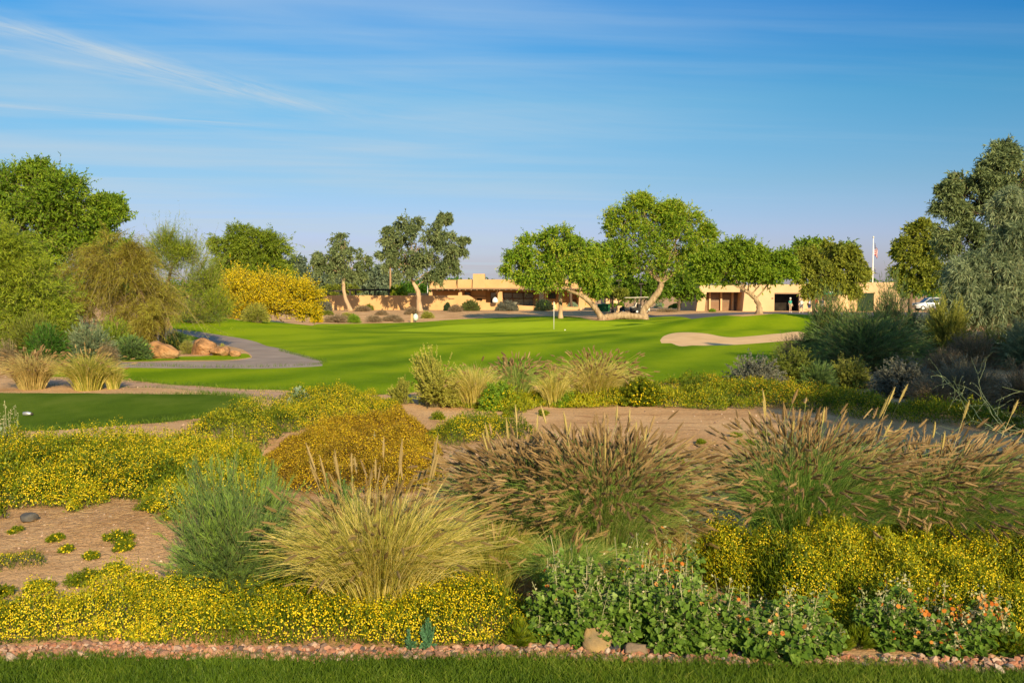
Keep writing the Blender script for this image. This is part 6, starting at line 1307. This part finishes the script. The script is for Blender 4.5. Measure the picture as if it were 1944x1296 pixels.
# green hedge and agaves near the barn
rb('low green hedge left of the cart barn', 1290, 585, 575, 46, 'vivid'); rb('second low green hedge piece touching the cart barn', 1312, 585, 577, 24, 'vivid'); rb('green spiky agave clump right of the largest mesquite trunk', 1250, 584, 574, 22, 'silver', 'broom', stems=60, per=10, L=0.4, w=0.07)
rb('green bush beside the bins under the mesquites', 1165, 585, 575, 30, 'vivid'); rb('green yellow bush near the carts', 1178, 586, 573, 16, 'vividyel')
rb('dry pale shrub on the bank before the cart barn', 1268, 592, 584, 44, 'drybush', 'twig', L=0.12, w=0.03); rb('small green tuft at the foot of the cart barn', 1352, 592, 586, 14, 'vividyel', 'twig', L=0.12, w=0.03)
# ------------------------------------------------------------------ right bank in shade
GR = 'shrubs on the shaded right bank'
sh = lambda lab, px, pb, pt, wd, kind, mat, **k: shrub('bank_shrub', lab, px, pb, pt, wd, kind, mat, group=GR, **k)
sh('largest dark green wispy shrub spreading over the right bank below the barn', 1640, 705, 598, 290, 'wisp', 'broom', stems=3400, per=26, L=0.12, w=0.011)
sh('dark green wispy shrub standing left of the largest one by the bunker', 1560, 690, 622, 130, 'wisp', 'broom', stems=1100, L=0.11)
sh('tall loose green twigs poking up before the barn doors', 1570, 690, 545, 120, 'wisp', 'broom', stems=900, per=28, spread=0.75, uneven=0.5)
sh('thin tall pale twigs rising through the large dark shrub', 1690, 690, 515, 210, 'wisp', 'broom', stems=900, per=24, spread=0.5, uneven=0.55)
sh('grey leafy shrub at the edge of the fairway in shade', 1430, 742, 668, 130, 'grey', 'greybush', stems=700, L=0.05, w=0.022)
sh('brownish shrub right behind the grey leafy one', 1500, 735, 650, 110, 'grey', 'olive', stems=500, L=0.06, w=0.018, vbias=-0.1)
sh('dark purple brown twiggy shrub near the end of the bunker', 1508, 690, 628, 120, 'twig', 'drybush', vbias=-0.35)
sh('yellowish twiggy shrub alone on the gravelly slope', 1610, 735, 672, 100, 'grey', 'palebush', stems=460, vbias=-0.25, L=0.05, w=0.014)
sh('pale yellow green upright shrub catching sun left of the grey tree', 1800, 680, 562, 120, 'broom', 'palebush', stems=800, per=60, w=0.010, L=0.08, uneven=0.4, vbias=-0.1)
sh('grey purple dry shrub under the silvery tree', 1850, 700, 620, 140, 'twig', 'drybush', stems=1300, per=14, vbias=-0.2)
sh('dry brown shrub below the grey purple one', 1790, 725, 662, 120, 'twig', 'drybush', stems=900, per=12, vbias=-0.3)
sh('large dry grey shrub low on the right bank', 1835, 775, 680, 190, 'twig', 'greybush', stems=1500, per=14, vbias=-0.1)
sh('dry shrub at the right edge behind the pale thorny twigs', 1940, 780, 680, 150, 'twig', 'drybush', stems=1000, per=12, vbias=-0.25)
sh('olive twiggy growth reaching up to the barn awning', 1615, 690, 560, 150, 'wisp', 'olive', stems=900, uneven=0.45)
sh('dark bush in the shade behind the largest green shrub', 1730, 650, 590, 110, 'wisp', 'broom', stems=700)
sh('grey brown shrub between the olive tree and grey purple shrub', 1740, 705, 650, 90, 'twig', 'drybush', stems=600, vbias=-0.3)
sh('dark grey green shrub at the right edge behind the silvery tree trunk', 1960, 700, 600, 150, 'wisp', 'willow', stems=900)
sh('low olive shrub beneath the silvery willow acacia', 1890, 690, 625, 120, 'wisp', 'olive', stems=800)
sh('dry shrub at the far right of the bank, half outside the frame', 2030, 740, 640, 150, 'twig', 'drybush', stems=1000, vbias=-0.15)
sh('loose grey green shrub hiding the lower half of the parked car', 1778, 655, 572, 90, 'wisp', 'willow', stems=600)
sh('grey brown shrub filling the bare slope right of the yellowish twiggy one', 1705, 752, 675, 130, 'grey', 'greybush', stems=700, L=0.05, w=0.018, vbias=-0.1)
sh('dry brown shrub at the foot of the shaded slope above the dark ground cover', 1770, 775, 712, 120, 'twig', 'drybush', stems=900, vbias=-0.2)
sh('small dark shrub between the grey leafy shrub and the yellowish twiggy one', 1550, 738, 690, 90, 'wisp', 'broom', stems=500)
# bare pale-green twigs reaching in at the right edge
def thorn_twigs():
    rng = rng_next(); Y = 7.6; b = on(5.3, Y); root = empty('palo_verde_sapling', b); tag(root, 'sprawling pale green palo verde sapling with nearly bare twigs at the right edge', 'shrub')
    s = MB(); f = MB()
    def br(p, d, L, r, lv):
        n = 7; pts = [p]
        for i in range(n): d = nrm(d+rng.normal(size=3)*0.16+np.array([0, 0, -0.02])); pts.append(pts[-1]+d*L/n)
        tube(s, pts, np.linspace(r, r*0.45, n+1), 5, var=rng.uniform(0.3, 0.9), cap=False)
        if lv:
            for i in range(2, n+1):
                for _ in range(2):
                    if rng.random() < 0.55: br(pts[i], nrm(d*0.7+rng.normal(size=3)*0.6), L*rng.uniform(0.24, 0.38), r*0.55, lv-1)
        else:
            P = np.array(pts)[[3, 5, 7]]; leaves(f, P, nrm(rng.normal(size=(3, 3))), 0.02, 0.006, rng.random(3), rng)
    for tgt in [(1880, 700), (1865, 745), (1895, 785), (1915, 655), (1940, 805), (1890, 730)]:
        t = W(tgt[0], tgt[1], Y+rng.uniform(-.4, .4)); st = b+np.array([0, 0, rng.uniform(0.1, .5)]); d = t-st; L = np.linalg.norm(d)
        br(st, nrm(d+np.array([0, 0, .12])), L*0.9, 0.0055, 2)
    s.build('twigs', LM['willow'], root); f.build('leaves', LM['willow'], root)
thorn_twigs()
# ------------------------------------------------------------------ far tree belt
def far_wood():
    rng = rng_next(); f = MB(); n0 = 260
    x0 = rng.uniform(-330, 330, n0); y0 = rng.uniform(380, 460, n0); hh = rng.uniform(5, 10.5, n0)
    m = 150; i = np.repeat(np.arange(n0), m); d = ell_dirs(n0*m, rng, lo=-0.8); rr = rng.random((n0*m, 1))**0.4
    p = np.stack([x0[i], y0[i], hh[i]*0.55], 1)+d*rr*np.stack([hh[i]*0.6, hh[i]*0.6, hh[i]*0.5], 1)
    leaves(f, p, nrm(rng.normal(size=(len(p), 3))), rng.uniform(1.0, 1.9, len(p)), 0.9, np.clip(rng.normal(0.4, 0.2, len(p)), 0, 1), rng)
    o = f.build('far_wood', LM['mesqdark']); tag(o, 'dark far belt of trees along the horizon behind the clubhouse', 'woodland', kind='stuff')
far_wood()

# ------------------------------------------------------------------ gravel, pebbles, straw, lawn blades
def stones(name, label, x, y, size, mat, seed, cat, sink=0.25, kind='stuff'):
    rng = np.random.default_rng(seed); n = len(x); bm = bmesh.new(); bmesh.ops.create_icosphere(bm, subdivisions=1, radius=1.0)
    B = np.array([v.co[:] for v in bm.verts]); F = np.array([[v.index for v in f.verts] for f in bm.faces]); bm.free(); nb = len(B)
    protos = np.stack([B*(1+0.32*(rng.random((nb, 1))-0.5)*2)*rng.uniform(0.7, 1.15, 3)*np.array([1, 0.85, 0.62]) for _ in range(12)])
    P = protos[rng.integers(0, 12, n)]*size[:, None, None]
    a = rng.uniform(0, 6.28, n); c, s = np.cos(a)[:, None], np.sin(a)[:, None]; t = rng.normal(size=(n, 1))*0.4
    X_, Y_, Z_ = P[..., 0]*c-P[..., 1]*s, P[..., 0]*s+P[..., 1]*c, P[..., 2]; Z2 = Z_*np.cos(t)+X_*np.sin(t); X2 = X_*np.cos(t)-Z_*np.sin(t)
    V = np.stack([X2+x[:, None], Y_+y[:, None], Z2+(H(x, y)+size*(0.5-sink))[:, None]], -1).reshape(-1, 3)
    mb = MB(); mb.add(V, (F[None]+(np.arange(n)*nb)[:, None, None]).reshape(-1, 3), np.repeat(np.clip(rng.beta(2, 1.7, n), 0, 1), nb))
    o = mb.build(name, mat); tag(o, label, cat, kind=kind); return o
rng = np.random.default_rng(5)
n = 9000; x = rng.uniform(-7, 7, n); t = rng.random(n); y = strip_near(x)+(strip_far(x)-strip_near(x))*(t*1.15-0.07)
stones('gravel', 'pink and grey gravel laid in a narrow strip between lawn and flower bed', x, y+rng.normal(size=n)*0.02, rng.uniform(0.006, 0.024, n)*(0.8+0.9*rng.random(n)**5), M_STONE, 6, 'gravel', sink=0.1)
n = 5200; r_ = np.exp(rng.uniform(math.log(6.0), math.log(30), n)); a = rng.uniform(-0.62, 0.62, n); x = r_*np.sin(a); y = r_*np.cos(a)
k = ~inpoly(x, y, fair) & ~inpoly(x, y, tee) & ~inpoly(x, y, cart) & (y > 6.0); x = x[k]; y = y[k]
stones('pebbles', 'loose pebbles scattered over the sandy wash and bare dirt', x, y, rng.uniform(0.004, 0.013, len(x))*(1+1.2*rng.random(len(x))**6), M_PEB, 7, 'pebbles', sink=0.35)
n = 2600; x = rng.uniform(7, 20, n); y = rng.uniform(19, 34, n); k = ~inpoly(x, y, fair); x = x[k]; y = y[k]
stones('slope_gravel', 'pale gravel scattered on the shaded slope at right', x, y, rng.uniform(0.012, 0.04, len(x)), M_PEB, 8, 'gravel', sink=0.3)
def straw():
    rng = np.random.default_rng(8); f = MB()
    n = 9000; x = np.concatenate([rng.normal(-2.9, 0.9, n), rng.uniform(-1.5, 5, 2500)]); y = np.concatenate([rng.normal(8.6, 0.8, n), rng.uniform(9, 16, 2500)]); x = np.clip(x, -8, 8); k = (y > 6.6); x, y = x[k], y[k]; n = len(x)
    a = rng.uniform(0, 6.28, n); L = rng.uniform(0.03, 0.10, n); d = np.stack([np.cos(a), np.sin(a), rng.normal(size=n)*0.12], 1)*L[:, None]; p0 = np.stack([x, y, H(x, y)+rng.uniform(0.003, 0.02, n)], 1)
    ribbons(f, p0, p0+d*0.5+rng.normal(size=(n, 3))*0.004, p0+d, 0.0025, 0.0015, 2, rng.random(n), rng); o = f.build('straw_litter', LM['straw']); tag(o, 'dry straw litter strewn over the bare dirt', 'straw', kind='stuff')
straw()
def lawn_blades():
    rng = np.random.default_rng(9); f = MB(); n = 210000
    x = rng.uniform(-4.6, 4.6, n); nr = strip_near(x); y = nr+0.03-rng.random(n)**1.0*1.55+rng.normal(size=n)*0.012
    patch = fbm(x*2.2, y*2.2, 4, 3)
    h = rng.uniform(0.020, 0.042, n)*(0.8+0.5*patch); p0 = np.stack([x, y, H(x, y)-0.002], 1)
    d = np.stack([rng.normal(size=n)*0.45, rng.normal(size=n)*0.45, np.ones(n)], 1); p2 = p0+d*h[:, None]; p1 = p0+d*np.array([0.25, 0.25, 0.6])*h[:, None]
    ribbons(f, p0, p1, p2, 0.0034, 0.0008, 2, np.clip(0.2+0.55*patch+rng.normal(size=n)*0.17, 0, 1), rng)
    o = f.build('lawn_grass', LM['lawn']); tag(o, 'short mown grass blades of the near lawn along the bottom of the view', 'grass', kind='stuff')
    # ragged rough along the tee and the fairway edge
    f = MB()
    for poly, dn, hh in ((tee, 260, 0.10), (fair, 90, 0.12), (trail, 60, 0.08)):
        P = np.vstack([poly, poly[:1]]); seg = np.linalg.norm(np.diff(P, axis=0), axis=1)
        for i, s in enumerate(seg):
            mid = P[i]; 
            if mid[1] > 36 or abs(mid[0]) > mid[1]*0.75: continue
            m = int(s*dn); t = rng.random((m, 1)); q = P[i]*(1-t)+P[i+1]*t+rng.normal(size=(m, 2))*0.06
            p0 = np.column_stack([q, H(q[:, 0], q[:, 1])-0.003]); d = np.column_stack([rng.normal(size=(m, 2))*0.5, np.ones(m)])*(rng.uniform(0.3, 1, (m, 1))*hh)
            ribbons(f, p0, p0+d*np.array([.3, .3, .6]), p0+d, 0.007, 0.002, 2, np.clip(rng.normal(0.45, 0.2, m), 0, 1), rng)
    o = f.build('rough_grass', LM['lawn']); tag(o, 'ragged longer grass along the edges of the tee lawn and fairway', 'grass', kind='stuff')
lawn_blades()
# parts made of many small flowers or seed heads count as stuff; loose one-mesh things get their origin at their own foot
for o in list(bpy.data.objects):
    if o.parent is not None and o.name.split('.')[0] in ('flowers', 'seed_pods', 'blossoms', 'blossom', 'plumes', 'tall_seed_heads', 'roof_beam'): o['kind'] = 'stuff'
    if o.parent is None and o.type == 'MESH' and o.get('category') and o.location.length < 1e-6 and not o.get('kind') and len(o.data.vertices) and not o.children:
        c = np.empty(len(o.data.vertices)*3, np.float32); o.data.vertices.foreach_get('co', c); c = c.reshape(-1, 3); q = (c.min(0)+c.max(0))/2; q[2] = c[:, 2].min()
        o.data.vertices.foreach_set('co', (c-q).ravel()); o.data.update(); o.location = q.tolist()
